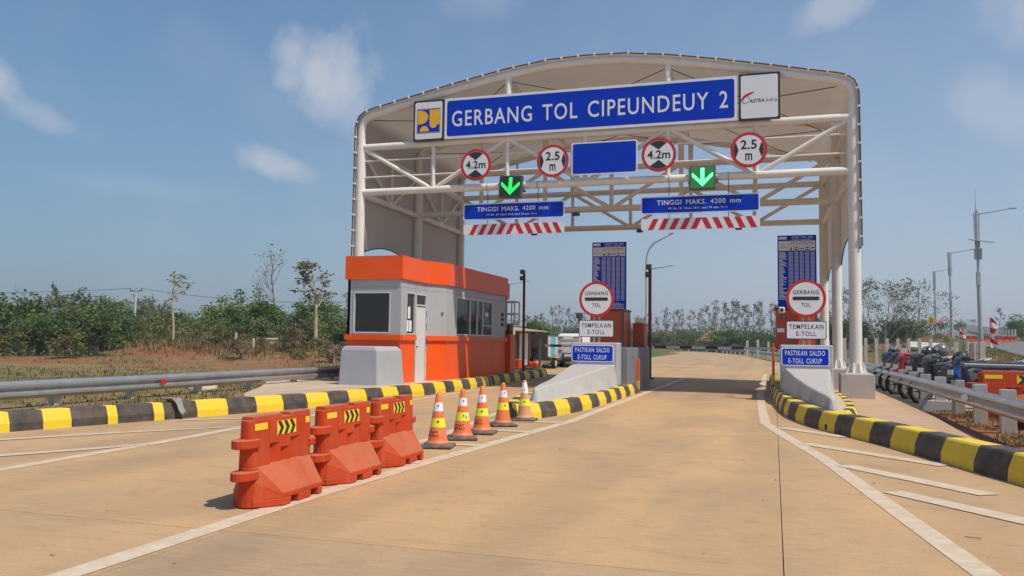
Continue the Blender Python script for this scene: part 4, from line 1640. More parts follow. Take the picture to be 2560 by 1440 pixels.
def wb(mb, i, u0, u1, z0, z1, t0, t1, m=0):
    """box on wall segment i between u0 and u1 metres, from inner offset t0 to outer offset t1"""
    p, q = Vector(FP[i]), Vector(FP[(i + 1) % len(FP)])
    d = (q - p).normalized()
    o = Vector((d.y, -d.x))
    c = [p + d * u0 + o * t0, p + d * u0 + o * t1, p + d * u1 + o * t1, p + d * u1 + o * t0]
    mb.hexa([(v.x, v.y, z0) for v in c], [(v.x, v.y, z1) for v in c], m)
    return mb


def seglen(i):
    return (Vector(FP[(i + 1) % len(FP)]) - Vector(FP[i])).length


def bpart(name, i, u0, u1, z0, z1, t0, t1, mat, parent=None, bevel=0):
    return part(name, wb(MB(), i, u0, u1, z0, z1, t0, t1).xform(BMAT), mat, parent or booth, bevel=bevel)


ZS, ZL0, ZL1, ZB, ZT = .3, 1.46, 1.60, 3.08, 3.70
OPEN = {0: [(.18, 1.27, 1.64, 2.74, 'front')], 1: [(.36, .98, 1.62, 2.76, 'side'), (1.0, 1.80, .32, 2.76, 'door')], 3: [(.80, 4.22, 1.64, 2.79, 'main')]}
for i in range(8):
    L = seglen(i)
    ops = OPEN.get(i, [])
    # grey wall strips round the openings
    edges = sorted({0.0, L} | {o[0] for o in ops} | {o[1] for o in ops})
    for a, c_ in zip(edges, edges[1:]):
        hit = [o for o in ops if o[0] <= a + 1e-6 and o[1] >= c_ - 1e-6]
        zz = [(ZL1, ZB)]
        if hit:
            o = hit[0]
            zz = [(o[3], ZB)] + ([(ZL1, o[2])] if o[2] > ZL1 + .005 else [])
        for z0, z1 in zz:
            if c_ - a > .03:
                for q0, q1 in (((z0, 2.87), (2.876, z1)) if z0 < 2.8 < z1 else ((z0, z1),)):
                    bpart('wall_panel', i, a + (.002 if a > 0 else 0), c_ - (.002 if c_ < L else 0), q0, q1, -.08, 0, 'greywall')
    # orange base cladding and ledge
    cuts = [0.0, L]
    if i == 1:
        cuts = [0.0, .98]
    if i == 3:
        cuts = [0.0, .98, 1.80, 3.15, 4.25, L]
    for a, c_ in zip(cuts, cuts[1:]):
        bpart('cladding_panel', i, a + .004, c_ - .004, ZS, ZL0, -.08, -.005 if i != 3 else 0, 'orange_panel')
    bpart('ledge', i, cuts[0] - (.05 if i in (0,) else 0), cuts[-1] + (.03 if i in (0, 2) else 0), ZL0, ZL1, -.08, .06, 'orange_panel')
    band_cuts = {0: [0, L], 1: [0, L], 3: [0, L]}.get(i, [0, L])
    for a, c_ in zip(band_cuts, band_cuts[1:]):
        bpart('fascia_panel', i, a - (.06 if i == 0 else 0), c_ + (.055 if i in (0, 2) else 0), ZB, ZT + (.02 if i >= 2 else 0), -.10, .06, 'orange_panel')


def window(i, u0, u1, z0, z1, splits):
    fr = MB()
    fw_ = .035
    wb(fr, i, u0, u1, z0, z0 + fw_, -.07, .012)
    wb(fr, i, u0, u1, z1 - fw_, z1, -.07, .012)
    wb(fr, i, u0, u0 + fw_, z0 + fw_, z1 - fw_, -.07, .012)
    wb(fr, i, u1 - fw_, u1, z0 + fw_, z1 - fw_, -.07, .012)
    for s_ in splits:
        wb(fr, i, s_ - .02, s_ + .02, z0 + fw_, z1 - fw_, -.06, .008)
    f = part('window', fr.xform(BMAT), 'alu', booth)
    ed = [u0 + fw_] + list(splits) + [u1 - fw_]
    for a, c_ in zip(ed, ed[1:]):
        part('pane', wb(MB(), i, a + .02, c_ - .02, z0 + fw_, z1 - fw_, -.04, -.034).xform(BMAT), 'glass', f)
    return f


window(0, .18, 1.27, 1.64, 2.74, [])
window(1, .36, .98, 1.62, 2.76, [])
wm = window(3, .80, 4.22, 1.64, 2.79, [2.05, 2.72, 3.25])
part('transom', wb(MB(), 3, 3.27, 4.18, 1.96, 1.99, -.03, .006).xform(BMAT), 'alu', wm)
part('sticker', wb(MB(), 3, 3.55, 3.85, 2.28, 2.42, -.033, -.030).xform(BMAT), 'paper', wm)
d = MB()
wb(d, 1, 1.06, 1.74, .32, 2.40, -.05, -.01)
door = part('door', d.xform(BMAT), 'steel_door', booth, bevel=.005)
fr = MB()
wb(fr, 1, 1.0, 1.05, .32, 2.76, -.08, .012)
wb(fr, 1, 1.75, 1.80, .32, 2.76, -.08, .012)
wb(fr, 1, 1.05, 1.75, 2.42, 2.46, -.08, .012)
wb(fr, 1, 1.05, 1.75, 2.72, 2.76, -.08, .012)
df = part('door_frame', fr.xform(BMAT), 'alu', booth)
part('transom_pane', wb(MB(), 1, 1.055, 1.745, 2.465, 2.715, -.04, -.034).xform(BMAT), 'glass', df)
part('handle', wb(MB(), 1, 1.10, 1.17, 1.28, 1.31, -.009, .03).xform(BMAT), 'darkgrey', door)
for z in (.45, .85, 1.3, 1.75, 2.1):
    part('tape_strip', wb(MB(), 1, 1.755, 1.79, z, z + .2, .013, .016).xform(BMAT), 'signblue' if int(z * 10) % 2 else 'paper', df)
for u, z, h_ in ((.62, 2.05, .32), (.52, 1.70, .30), (.72, 1.70, .30)):
    part('notice', wb(MB(), 1, u - .08, u + .08, z, z + h_, -.030, -.027).xform(BMAT), 'paper', booth)
part('switch_box', wb(MB(), 2, .6, .66, 2.2, 2.28, .001, .03).xform(BMAT), 'darkgrey', booth)
for z in (2.35, 2.18, 2.0):
    part('vent', wb(MB(), 3, 5.18, 5.42, z, z + .11, .001, .02).xform(BMAT), 'dark', booth)


def fpoly(z0, z1, off):
    b = MB()
    b.prism([(x + off * (1 if x < -10 else -1), y + (off if y < 21 else 0)) for x, y in FP], z0, z1)
    return b


part('roof', fpoly(3.55, 3.62, .08).xform(BMAT), 'greywall', booth)
part('floor', fpoly(.285, .315, .05).xform(BMAT), 'darkgrey', booth)
b = MB().box(-10.8, -9.6, 20.6, 21.0, 1.05, 1.85)
part('desk', b.xform(BMAT), 'dark', booth)
b = MB().box(-10.5, -9.9, 21.2, 21.8, 2.98, 3.05)
part('ceiling_unit', b.xform(BMAT), 'paper', booth)
b = MB().box(-12.3, -9.3, 22.9, 22.98, .32, 3.05)
part('partition', b.xform(BMAT), 'darkgrey', booth)
# lower annex behind the booth
b = MB().box(-12.2, -9.22, 28.51, 29.2, 3.0, 3.58)
part('annex_fascia', b.xform(BMAT), 'orange_panel', booth)
b = MB().box(-12.1, -9.28, 28.51, 29.1, .3, 2.99)
part('annex_wall', b.xform(BMAT), 'greywall', booth)
# white cage of pipes fixed behind
b = MB()
for x in (-9.75, -9.45, -9.15):
    for y in (29.6, 30.2):
        b.tube([(x, y, 2.1), (x, y, 2.98)], .03, 8)
for z in (2.12, 2.5, 2.95):
    b.tube([(-9.75, 29.6, z), (-9.15, 29.6, z), (-9.15, 30.2, z), (-9.75, 30.2, z), (-9.75, 29.6, z)], .03, 8)
s = thing('pipe_cage', 'white pipe cage at the far end of the toll booth', 'cage', tuple(BMAT @ Vector((-9.45, 29.9, 2.1))))
part('pipes', b.xform(BMAT), 'white_steel', s, fix=False)
part('support', MB().box(-9.55, -9.35, 29.7, 30.1, .3, 2.1).xform(BMAT), 'darkred', s)
s = thing('lane_cabinet', 'slim bright orange cabinet standing at the far corner of the toll booth', 'cabinet', tuple(BMAT @ Vector((-9.1, 29, .3))))
part('cabinet', MB().box(-9.24, -8.98, 28.62, 29.2, .3, 1.72).xform(BMAT), 'orange_panel', s, bevel=.01)
part('top_lamp', MB().box(-9.2, -9.02, 28.66, 28.9, 1.725, 1.86).xform(BMAT), 'dark', s)

# grey protective block in front of the booth
b = MB()
zz = [(.24, 0, 0, 0), (1.20, .035, .06, .05), (1.30, .09, .14, .09)]
vs = []
for z, l_, r_, y_ in zz:
    vs += [(-10.52 + l_, 19.0 + y_, z), (-9.42 - r_, 19.0 + y_, z), (-9.16 - r_ * 1.3, 20.05 - y_, z), (-10.52 + l_, 20.05 - y_, z)]
fs = [(3, 2, 1, 0), (8, 9, 10, 11)] + [(4 * i + j, 4 * i + (j + 1) % 4, 4 * i + 4 + (j + 1) % 4, 4 * i + 4 + j) for i in range(2) for j in range(4)]
b.add(vs, fs)
b.xform(BMAT)
solo('crash_block', b, 'block', 'large plain grey concrete block in front of the orange toll booth', 'concrete block', bevel=.03, loc=tuple(BMAT @ Vector((-10, 19.5, .24))))

# ------------------------------------------------------------------ orange water barriers
def make_barrier(name, label, sticker=True):
    s = thing(name, label, 'barrier', (0, 0, 0), 'orange water barriers along the lane line')
    b = MB()

    def endp(y, t, zt):
        return y
    L = 1.02
    tw = .085
    # core with rounded ends (plan outline swept up)
    def plan(w, y0, y1, n=5):
        o = []
        for i in range(n + 1):
            a = R(180 + 180 * i / n)
            o.append((w * math.cos(a), y0 + w * .55 + w * .55 * math.sin(a)))
        for i in range(n + 1):
            a = R(180 * i / n)
            o.append((w * math.cos(a), y1 - w * .55 + w * .55 * math.sin(a)))
        return o
    def endblock(y0, y1, w0, w1, near):
        n = 6
        o = []
        for w, z in ((w0, 0.0), (w0, .34), (w1, .738)):
            if near:
                row = [(w * math.cos(R(180 + 180 * i / n)), y0 + w * .7 + w * .7 * math.sin(R(180 + 180 * i / n)), z) for i in range(n + 1)] + [(w, y1, z), (-w, y1, z)]
            else:
                row = [(w * math.cos(R(180 * i / n)), y1 - w * .7 + w * .7 * math.sin(R(180 * i / n)), z) for i in range(n + 1)] + [(-w, y0, z), (w, y0, z)]
            o.append(row)
        return o
    core = None
    for y0, y1, near in ((0, .285, True), (.80, L, False)):
        b = MB()
        r0_, r1_, r2_ = endblock(y0, y1, .078, .060, near)
        b.hexa(r0_, r1_)
        b.hexa(r1_, r2_)
        part('end_block', b, 'barrier', s, bevel=.006)
    b = MB()
    b.box(-.028, .028, .27, .82, .02, .70)
    for y0, y1 in ((.035, .50), (.63, .985)):
        b.hexa([(-.060, y0, .730), (.060, y0, .730), (.060, y1, .730), (-.060, y1, .730)], [(-.055, y0 + .004, .772), (.055, y0 + .004, .772), (.055, y1 - .004, .772), (-.055, y1 - .004, .772)])
    b.box(-.0575, .0575, .49, .64, .70, .742)
    part('body', b, 'barrier', s, bevel=.006)
    for q in (1, -1):
        F = lambda z: q * (.078 - (z - .34) / .398 * .018)
        b = MB()
        for y0, y1, zt in ((.285, .455, .52), (.455, .62, .47), (.62, .80, .545)):
            # upper flush part
            b.hexa([(q * .012, y0, zt), (F(zt), y0, zt), (F(zt), y1, zt), (q * .012, y1, zt)], [(q * .012, y0, .737), (F(.737), y0, .737), (F(.737), y1, .737), (q * .012, y1, .737)])
            # recess, deep at its near edge and flush at its far edge
            d0, d1 = q * .026, F(.36)
            b.hexa([(q * .012, y0, .30), (d0, y0, .30), (d1, y1, .30), (q * .012, y1, .30)], [(q * .012, y0, zt), (d0, y0, zt), (F(zt), y1, zt), (q * .012, y1, zt)])
        part('side_panel', b, 'barrier', s)
        # splayed foot with two fork slots
        b = MB()
        xo, xt = q * .255, q * .072
        zt, zk, zs = .345, .105, .062
        y0t, y1t, y0b, y1b = .09, .97, .235, .90
        b.add([(xt, y0t, zt), (xt, y1t, zt), (xo, y1b, zk), (xo, y0b, zk), (q * .02, y0t, zt), (q * .02, y1t, zt),
               (xo, y0b, zs), (xo, y1b, zs), (q * .085, .03, zs), (q * .085, .99, zs), (q * .02, .03, zs), (q * .02, .99, zs), (q * .082, .05, .20), (q * .082, .985, .20)],
              [(0, 3, 2, 1), (3, 6, 7, 2), (0, 12, 8, 6, 3), (1, 2, 7, 9, 13), (0, 1, 5, 4), (10, 8, 6, 7, 9, 11), (4, 10, 8, 12, 0), (5, 1, 13, 9, 11)])
        for pts in ([(.03, .03), (.085, .03), (.255, .235), (.255, .36), (.03, .36)], [(.03, .48), (.255, .48), (.255, .70), (.03, .70)], [(.03, .82), (.255, .82), (.255, .90), (.085, .99), (.03, .99)]):
            pp_ = [(q * x, y) for x, y in pts]
            b.prism(pp_ if q > 0 else pp_[::-1], 0, zs)
        part('foot', b, 'barrier', s, bevel=.006)
        if sticker:
            st = MB()
            e = .0025
            X2 = lambda z, d: F(z) + q * d
            part('chevron_plate', MB().add([(X2(.58, e), .40, .58), (X2(.58, e), .72, .58), (X2(.705, e), .72, .705), (X2(.705, e), .40, .705)], [(0, 1, 2, 3)]), 'reflect_yellow', s)
            for k in range(3):
                y = .412 + k * .098
                for (za, zb_, sl) in ((.582, .6425, 1), (.6425, .703, -1)):
                    ya, yb = (y, y + .046) if sl > 0 else (y + .046, y)
                    st.add([(X2(za, 2 * e), ya, za), (X2(za, 2 * e), ya + .052, za), (X2(zb_, 2 * e), yb + .052, zb_), (X2(zb_, 2 * e), yb, zb_)], [(0, 1, 2, 3)])
            part('chevrons', st, 'signblack', s)
            for ya, yb in ((.055, .25), (.89, .965)):
                part('reflector_band', MB().add([(X2(.65, e), ya, .65), (X2(.65, e), yb, .65), (X2(.708, e), yb, .708), (X2(.708, e), ya, .708)], [(0, 1, 2, 3)]), 'reflect_yellow', s)
    # interlocking lugs
    for z in (.505, .235):
        b = MB()
        pl = [(.098 * math.cos(R(a)), .02 + .15 * math.sin(R(a))) for a in range(180, 361, 20)] + [(.098, .10), (-.098, .10)]
        b.prism(pl, z, z + .075)
        part('lug', b, 'barrier', s, bevel=.008)
    for z in (.425, .15):
        b = MB()
        pl = [(.088, L - .08)] + [(.088 * math.cos(R(a)), L - .01 + .12 * math.sin(R(a))) for a in range(0, 181, 20)] + [(-.088, L - .08)]
        b.prism(pl, z, z + .07)
        part('lug', b, 'barrier', s, bevel=.008)
    return s


b0 = make_barrier('water_barrier', 'dusty orange plastic barrier with chevrons, nearest the camera')
b0.location = (-4.33, 6.23, .009)
b0.rotation_euler = (0, 0, R(.8))
dup(b0, (-4.335, 7.46, .009), R(-.6), 'dusty orange plastic barrier with chevrons, middle of the row of three')
dup(b0, (-4.35, 8.70, .009), R(1.2), 'dusty orange plastic barrier with chevrons, beside the first traffic cone')

# ------------------------------------------------------------------ traffic cones
def cone(x, y, rz, label, kind):
    body_mat = 'cone_faded' if kind == 'faded' else 'cone'
    s = thing('traffic_cone', label, 'traffic cone', (0, 0, 0), 'traffic cones in front of the island')
    b = MB()
    b.hexa([(-.225, -.225, 0), (.225, -.225, 0), (.225, .225, 0), (-.225, .225, 0)], [(-.215, -.215, .035), (.215, -.215, .035), (.215, .215, .035), (-.215, .215, .035)])
    part('base', b, 'rubber', s, bevel=.012)
    part('collar', MB().lathe([(.205, .034), (.185, .05), (.165, .062)], n=20, caps=True), 'rubber', s)
    R_ = lambda z: .135 - (z - .09) / (.74 - .09) * (.135 - .030)
    part('body', MB().lathe([(.168, .055), (.15, .07), (.138, .085), (R_(.12), .12), (R_(.4), .4), (R_(.70), .70), (.024, .735), (.012, .738)], n=24), body_mat, s)
    part('ring', MB().lathe([(.1535, .0735), (.1465, .082)], n=24, caps=False), 'cone_faded', s)
    if kind == 'faded':
        part('upper_band', MB().lathe([(R_(.50) + .0025, .50), (R_(.70) + .0025, .70)], n=24, caps=False), 'bandwhite', s)
    else:
        part('upper_band', MB().lathe([(R_(.485) + .0025, .485), (R_(.605) + .0025, .605)], n=24, caps=False), 'bandwhite', s)
    part('lower_band', MB().lathe([(R_(.27) + .0025, .27), (R_(.395) + .0025, .395)], n=24, caps=False), 'lime', s)

    def wrap(key, z0, z1, a0, a1, mat, nm):
        vs, fs, xa, xb, ya, yb = TXT[key]
        o = []
        for v in vs:
            u = (v.x - xa) / (xb - xa)
            z = z0 + (v.y - ya) / (yb - ya) * (z1 - z0)
            a = a0 + (a1 - a0) * u
            rr = R_(z) + .004
            o.append((rr * math.sin(a), -rr * math.cos(a), z))
        part(nm, MB().add(o, fs), mat, s, fix=False)
    if kind in ('lettered', 'torn', 'plain'):
        wrap('acset', .195, .222, R(-75), R(12), 'signblack', 'lettering')
        wrap('cipali', .15, .178, R(-75), R(12), 'signblack', 'lettering')
    for z in (.55, .335):
        b = MB()
        rr = R_(z) + .0045
        for i in range(8):
            pass
        c0 = R(10)
        pts = [(rr * math.sin(c0 + .16 * math.cos(t)), -rr * math.cos(c0 + .16 * math.cos(t)), z + .012 + .014 * math.sin(t)) for t in [2 * math.pi * k / 10 for k in range(10)]]
        b.add(pts, [tuple(range(10))])
        pts = [(rr * math.sin(c0 + a), -rr * math.cos(c0 + a), zz_) for a, zz_ in ((-.35, z - .016), (.35, z - .016), (.35, z - .009), (-.35, z - .009))]
        b.add(pts, [(0, 1, 2, 3)])
        part('band_mark', b, 'signblack', s)
    if kind == 'torn':
        b = MB()
        rr = R_(.33) + .006
        pts = [(rr * math.sin(a), -rr * math.cos(a), z) for a, z in ((.15, .37), (.35, .392), (.75, .35), (.62, .30), (.85, .25), (.55, .26), (.45, .31), (.2, .33))]
        b.add(pts, [tuple(range(8))])
        part('torn_patch', b, 'bandwhite', s)
        pts = [(1.02 * rr * math.sin(a), -1.02 * rr * math.cos(a), z) for a, z in ((.35, .36), (.62, .34), (.72, .31), (.5, .30))]
        part('torn_hole', MB().add(pts, [(0, 1, 2, 3)]), body_mat, s)
    s.location = (x, y, .009)
    s.rotation_euler = (0, 0, rz)
    return s


cone(-4.40, 10.75, R(12), 'orange cone with bold black lettering, nearest the camera', 'lettered')
cone(-4.43, 11.78, R(22), 'orange cone with a torn yellow band showing white', 'torn')
cone(-4.42, 12.62, R(8), 'bright orange cone in the middle of the row of five', 'plain')
cone(-4.49, 13.92, R(30), 'orange cone with yellow and white bands, fourth in the row', 'clean')
cone(-4.42, 15.0, R(5), 'faded pale orange cone touching the tip of the island kerb', 'faded')

# ------------------------------------------------------------------ guardrails
WPROF = [(0, .0), (.03, .03), (.085, .065), (.085, .105), (.025, .15), (.012, .165), (.025, .18), (.085, .225), (.085, .265), (.03, .30), (0, .33),
         (-.006, .33), (.022, .297), (.077, .262), (.077, .228), (.018, .183), (.004, .165), (.018, .147), (.077, .102), (.077, .068), (.022, .033), (-.006, 0)]


def guardrail(label, path, posts, z0, side, post_mat='galv_post', pw=.24, reflector=None, rmat='signred', group='guardrails', seg=4.0):
    """path in the direction that puts the lane on the left"""
    x, y = path[0][:2]
    g_ = thing('guardrail', label, 'guardrail', (x, y, 0), group)
    tot = [0]
    for a, c_ in zip(path, path[1:]):
        tot.append(tot[-1] + (Vector(c_[:2]) - Vector(a[:2])).length)
    n_ = max(1, round(tot[-1] / seg))
    for i in range(n_):
        pts, _ = arc_points([p[:2] for p in path], tot[-1] * i / n_, tot[-1] * (i + 1) / n_ + (.12 if i < n_ - 1 else 0))
        zf = lambda q: z0(q) if callable(z0) else z0
        lift = .004 * (i % 2)
        part('beam', MB().sweep([(p[0], p[1], zf(p) + lift) for p in pts], [(o + lift, z) for o, z in WPROF]), 'galv', g_)
    for px, py, dx, dy, zb, zt in posts:
        b = MB()
        b.box(px - pw / 2, px + pw / 2, py - .06, py + .06, zb, zt)
        p = part('post', b, post_mat, g_, bevel=.008)
    if reflector:
        (rx, ry, rz2), nx_ = reflector
        b = MB()
        b.tube([(rx, ry, rz2), (rx + .05 * nx_[0], ry + .05 * nx_[1], rz2)], .062, 18)
        part('reflector', b, rmat, g_)
    return g_


pR = [(3.74, y, 0, 0, -.12, .76) for y in [6 + 2 * i for i in range(28)]]
guardrail('galvanised guardrail on wide posts along the right side past the gate', [(3.53, 4.0), (3.53, 62)], pR, .35, -1, reflector=((3.42, 17.6, .515), (-.6, -.8)), rmat='bandwhite')
pL = [(-13.16, y, 0, 0, -.05, .60) for y in (8.6, 10.8, 12.8, 14.8, 17, 19.1, 21.2, 23.3)]
guardrail('galvanised guardrail left of the yellow and black kerb, beside dry grass', [(-13.05, 25.0), (-13.05, 6.0)], pL, .30, 1, pw=.16, reflector=((-12.93, 15.55, .475), (.7, -.7)))
fpth = [(3.53, 62.5), (2.2, 71), (.6, 79), (-2.8, 112.5), (-8.4, 141), (-21.3, 166.5), (-60, 192)]
fz = lambda p: .35 + .0022 * max(0, p[1] - 60)
fposts = []
tot = 0
for a, c_ in zip(fpth, fpth[1:]):
    L = (Vector(c_) - Vector(a)).length
    for k in range(int(L / 4)):
        q = Vector(a).lerp(Vector(c_), (k + .5) / int(L / 4))
        fposts.append((q.x + .2, q.y + .05, 0, 0, -.1, .74 + .0022 * max(0, q.y - 60)))
guardrail('far guardrail curving left along the carriageway beyond the gate', fpth, fposts, fz, -1, post_mat='concpost', seg=8.0)

# low concrete channel wall at the foot of the right guardrail
b = MB()
b.box(3.28, 4.15, 21.85, 22.0, -.1, .20)
solo('channel_wall', b, 'pedestal', 'low stained concrete channel wall under the right guardrail', 'low wall', bevel=.01, loc=(3.7, 21.9, 0))

# rag over the left kerb, ring, stacks and small posts on the left verge
b = MB()
rng = random.Random(3)
vs = []
for i in range(9):
    for j in range(6):
        u, v = i / 8, j / 5
        vs.append((-10.50 + .42 * u + rng.uniform(-.02, .02), 12.68 + .24 * (v - .5) * (1 - .6 * u) + rng.uniform(-.02, .02),
                   .325 + .035 * math.sin(6 * v + 4 * u) - max(0, u - .62) * .62 + rng.uniform(-.01, .015)))
fs = [(i * 6 + j, i * 6 + j + 1, (i + 1) * 6 + j + 1, (i + 1) * 6 + j) for i in range(8) for j in range(5)]
b.add(vs, fs, 0, True)
o = solo('sack', b, 'greyrag', 'crumpled grey sack draped over a black kerb block on the left', 'sack', loc=(-10.3, 13.0, .3), fix=False)
m_ = o.modifiers.new('Solidify', 'SOLIDIFY')
m_.thickness = .02

s = thing('manhole_ring', 'low round concrete ring behind the left guardrail', 'concrete ring', (-13.95, 18.2, hgt(-13.95, 18.2)))
zg = hgt(-13.95, 18.2)
part('wall', MB().lathe([(.36, -.05), (.36, .24), (.30, .24), (.30, .02)], (-13.95, 18.2, zg), 20, caps=False), 'concpost', s)
part('lid', MB().lathe([(.30, .12), (.01, .13)], (-13.95, 18.2, zg), 20, caps=False), 'dark', s)


def stack(x, y, n, lx, ly, label):
    z = hgt(x, y) + .02
    s = thing('slab_stack', label, 'slab stack', (x, y, z), 'stacks of concrete slabs on the left verge')
    rng = random.Random(n)
    for i in range(n):
        a, c_ = rng.uniform(-.04, .04), rng.uniform(-.04, .04)
        part('slab', MB().box(x - lx + a, x + lx + a, y - ly + c_, y + ly + c_, z + .11 * i, z + .11 * i + .095), 'board_tile', s, bevel=.008)


stack(-27.6, 41.5, 5, .38, .5, 'tilted looking stack of pale concrete slabs in the left scrub')
stack(-24.4, 42.5, 4, .45, .5, 'pale concrete slab stack close to the left edge of the booth')
for x, y, h_, l_ in ((-28.2, 39.5, .75, 'short white post among bushes on the left verge'), (-26.4, 38.5, .8, 'thin white stake nearer the booth on the left verge')):
    z = hgt(x, y)
    b = MB().box(x - .05, x + .05, y - .05, y + .05, z - .05, z + h_)
    solo('marker_post', b, 'concpost', l_, 'post', bevel=.01, loc=(x, y, z))
b = MB()
b.ell((-60, 57, hgt(-60, 57) + .1), (.9, .6, .35), 10, 6)
solo('blue_tarp', b, 'bluetarp', 'small blue tarpaulin heap at the foot of the trees far left', 'tarp', loc=(-60, 57, hgt(-60, 57)))

# ------------------------------------------------------------------ behind the gate on the left: shed, generator, van
s = thing('shed', 'low shed with a tan sheet roof and reddish wall behind the toll booth', 'shed', (-15, 43, 0))
part('wall', MB().box(-17, -12.85, 42.4, 44.6, -.05, 2.0), 'rust_wall', s)
b = MB()
b.hexa([(-17.4, 41.9, 2.16), (-11.35, 41.9, 1.98), (-11.9, 44.8, 2.02), (-17.4, 44.8, 2.62)], [(-17.4, 41.9, 2.20), (-11.35, 41.9, 2.02), (-11.9, 44.8, 2.07), (-17.4, 44.8, 2.67)])
part('roof', b, 'tanroof', s)
part('fascia', MB().box(-14.0, -12.9, 41.84, 41.89, 1.80, 2.1), 'paper', s)
part('white_panel', MB().box(-12.75, -12.35, 42.2, 42.38, .25, 1.92), 'paper', s)
for x in (-11.6, -12.9):
    part('pillar', MB().box(x - .05, x + .05, 42.0, 42.1, -.05, 1.97), 'darkgrey', s)
s = thing('air_conditioner', 'small white outdoor air conditioner on the reddish shed wall', 'air conditioner', (-13.3, 42.2, .6))
part('case', MB().box(-13.65, -13.0, 42.1, 42.39, .55, 1.05), 'paper', s, bevel=.01)
part('fan_grille', MB().plate(circ(-13.42, .8, .18, 20), 42.085, 42.099), 'darkgrey', s)

s = thing('generator_trailer', 'dark grey generator box with a light blue side on a two wheeled trailer', 'generator', (-12.4, 45.8, 0))
part('box', MB().box(-12.95, -11.98, 45.0, 47.3, .58, 1.86), 'darkgrey', s, bevel=.02)
for k in range(4):
    part('side_panel', MB().box(-11.979, -11.95, 45.12 + k * .54, 45.60 + k * .54, .68, 1.78), 'cyan' if k in (1, 2) else 'alu', s)
part('chassis', MB().box(-12.9, -11.75, 45.0, 47.3, .44, .57), 'darkgrey', s)
part('tow_bar', MB().box(-12.5, -12.38, 43.9, 45.0, .42, .52), 'darkgrey', s)
part('mudguard', MB().box(-11.94, -11.55, 45.2, 45.85, .60, .66), 'yellow', s, bevel=.01)
for x in (-11.72, -13.0):
    wv = part('wheel', MB().tube([(x - .1, 45.5, .30), (x + .1, 45.5, .30)], .30, 20), 'tyre', s, bevel=.02)
    part('rim', MB().tube([(x + .101, 45.5, .30), (x + .115, 45.5, .30)], .16, 14), 'alu', wv)

b = MB()
rng = random.Random(8)
for i in range(11):
    b.ell((-12.9 + rng.uniform(-.55, .75), 43.6 + rng.uniform(-.3, .3), .20 + rng.uniform(-.05, .22)), (rng.uniform(.15, .34), rng.uniform(.15, .3), rng.uniform(.1, .2)), 9, 6)
solo('tarp_heap', b, 'tarp', 'crumpled orange tarpaulin heap on the ground before the generator', 'tarp heap', loc=(-12.9, 43.6, 0), fix=False)

s = thing('van', 'white van seen from behind beyond the left lane', 'van', (-11.4, 50, 0))
sec = [(48.0, .42, .62, 1.05, 1.86, .78), (48.12, .36, .35, 1.1, 1.98, .80), (49.5, .3, .3, 1.1, 2.02, .82), (51.2, .3, .3, 1.1, 2.0, .80), (52.0, .35, .35, 1.0, 1.35, .86), (52.8, .4, .4, .8, 1.0, .85)]
b = MB()
vs = []
for y, z0, zz0, zm, zt, wt in sec:
    w0 = .88
    vs += [(-11.4 - w0 + .03, y, z0), (-11.4 + w0 - .03, y, z0), (-11.4 + w0, y, min(zm, zt - .1)), (-11.4 + wt * .93, y, zt - .06), (-11.4 + wt * .8, y, zt), (-11.4 - wt * .8, y, zt), (-11.4 - wt * .93, y, zt - .06), (-11.4 - w0, y, min(zm, zt - .1))]
fs = [tuple(range(8)), tuple(reversed(range(40, 48)))]
for i in range(5):
    for j in range(8):
        q = (j + 1) % 8
        fs.append((8 * i + j, 8 * i + 8 + j, 8 * i + 8 + q, 8 * i + q))
b.add(vs, fs)
part('body', b, 'whitepaint', s, bevel=.03)
part('rear_window', MB().plate(rrect(-11.98, -10.82, 1.30, 1.68, .06), 47.975, 47.995), 'paper', s)
part('window_tint', MB().plate(rrect(-11.95, -10.85, 1.5, 1.66, .04), 47.97, 47.974), 'greywall', s)
for x in (-12.14, -11.2):
    part('red_strip', MB().box(x, x + .34, 47.965, 47.998, 1.75, 1.80), 'signred', s)
for x in (-12.2, -10.94):
    part('tail_lamp', MB().box(x, x + .34, 47.96, 47.998, .98, 1.03), 'signred', s)
part('edge_stripe', MB().box(-10.72, -10.68, 47.97, 47.998, 1.05, 1.75), 'signred', s)
part('bumper', MB().box(-12.26, -10.54, 47.82, 48.1, .32, .56), 'bumper', s, bevel=.03)
part('plate_recess', MB().box(-11.85, -10.95, 47.955, 47.997, .62, .86), 'dark', s)
part('number_plate', MB().box(-11.75, -11.05, 47.94, 47.953, .64, .80), 'paper', s)
for x in (-12.1, -10.7):
    for y in (48.9, 52.0):
        part('wheel', MB().tube([(x - .1, y, .32), (x + .1, y, .32)], .32, 18), 'tyre', s, bevel=.02)
b = MB().box(-12.3, -11.6, 38.3, 38.8, .0, .62)
s = thing('orange_box', 'small orange box with a pale end near the far end of the left island', 'box', (-11.95, 38.5, 0))
part('box', MB().box(-12.15, -11.55, 38.2, 38.8, 0, .62), 'barrier', s, bevel=.02)
part('end_panel', MB().box(-12.5, -12.16, 38.2, 38.75, 0, .60), 'tan_cloth', s, bevel=.02)
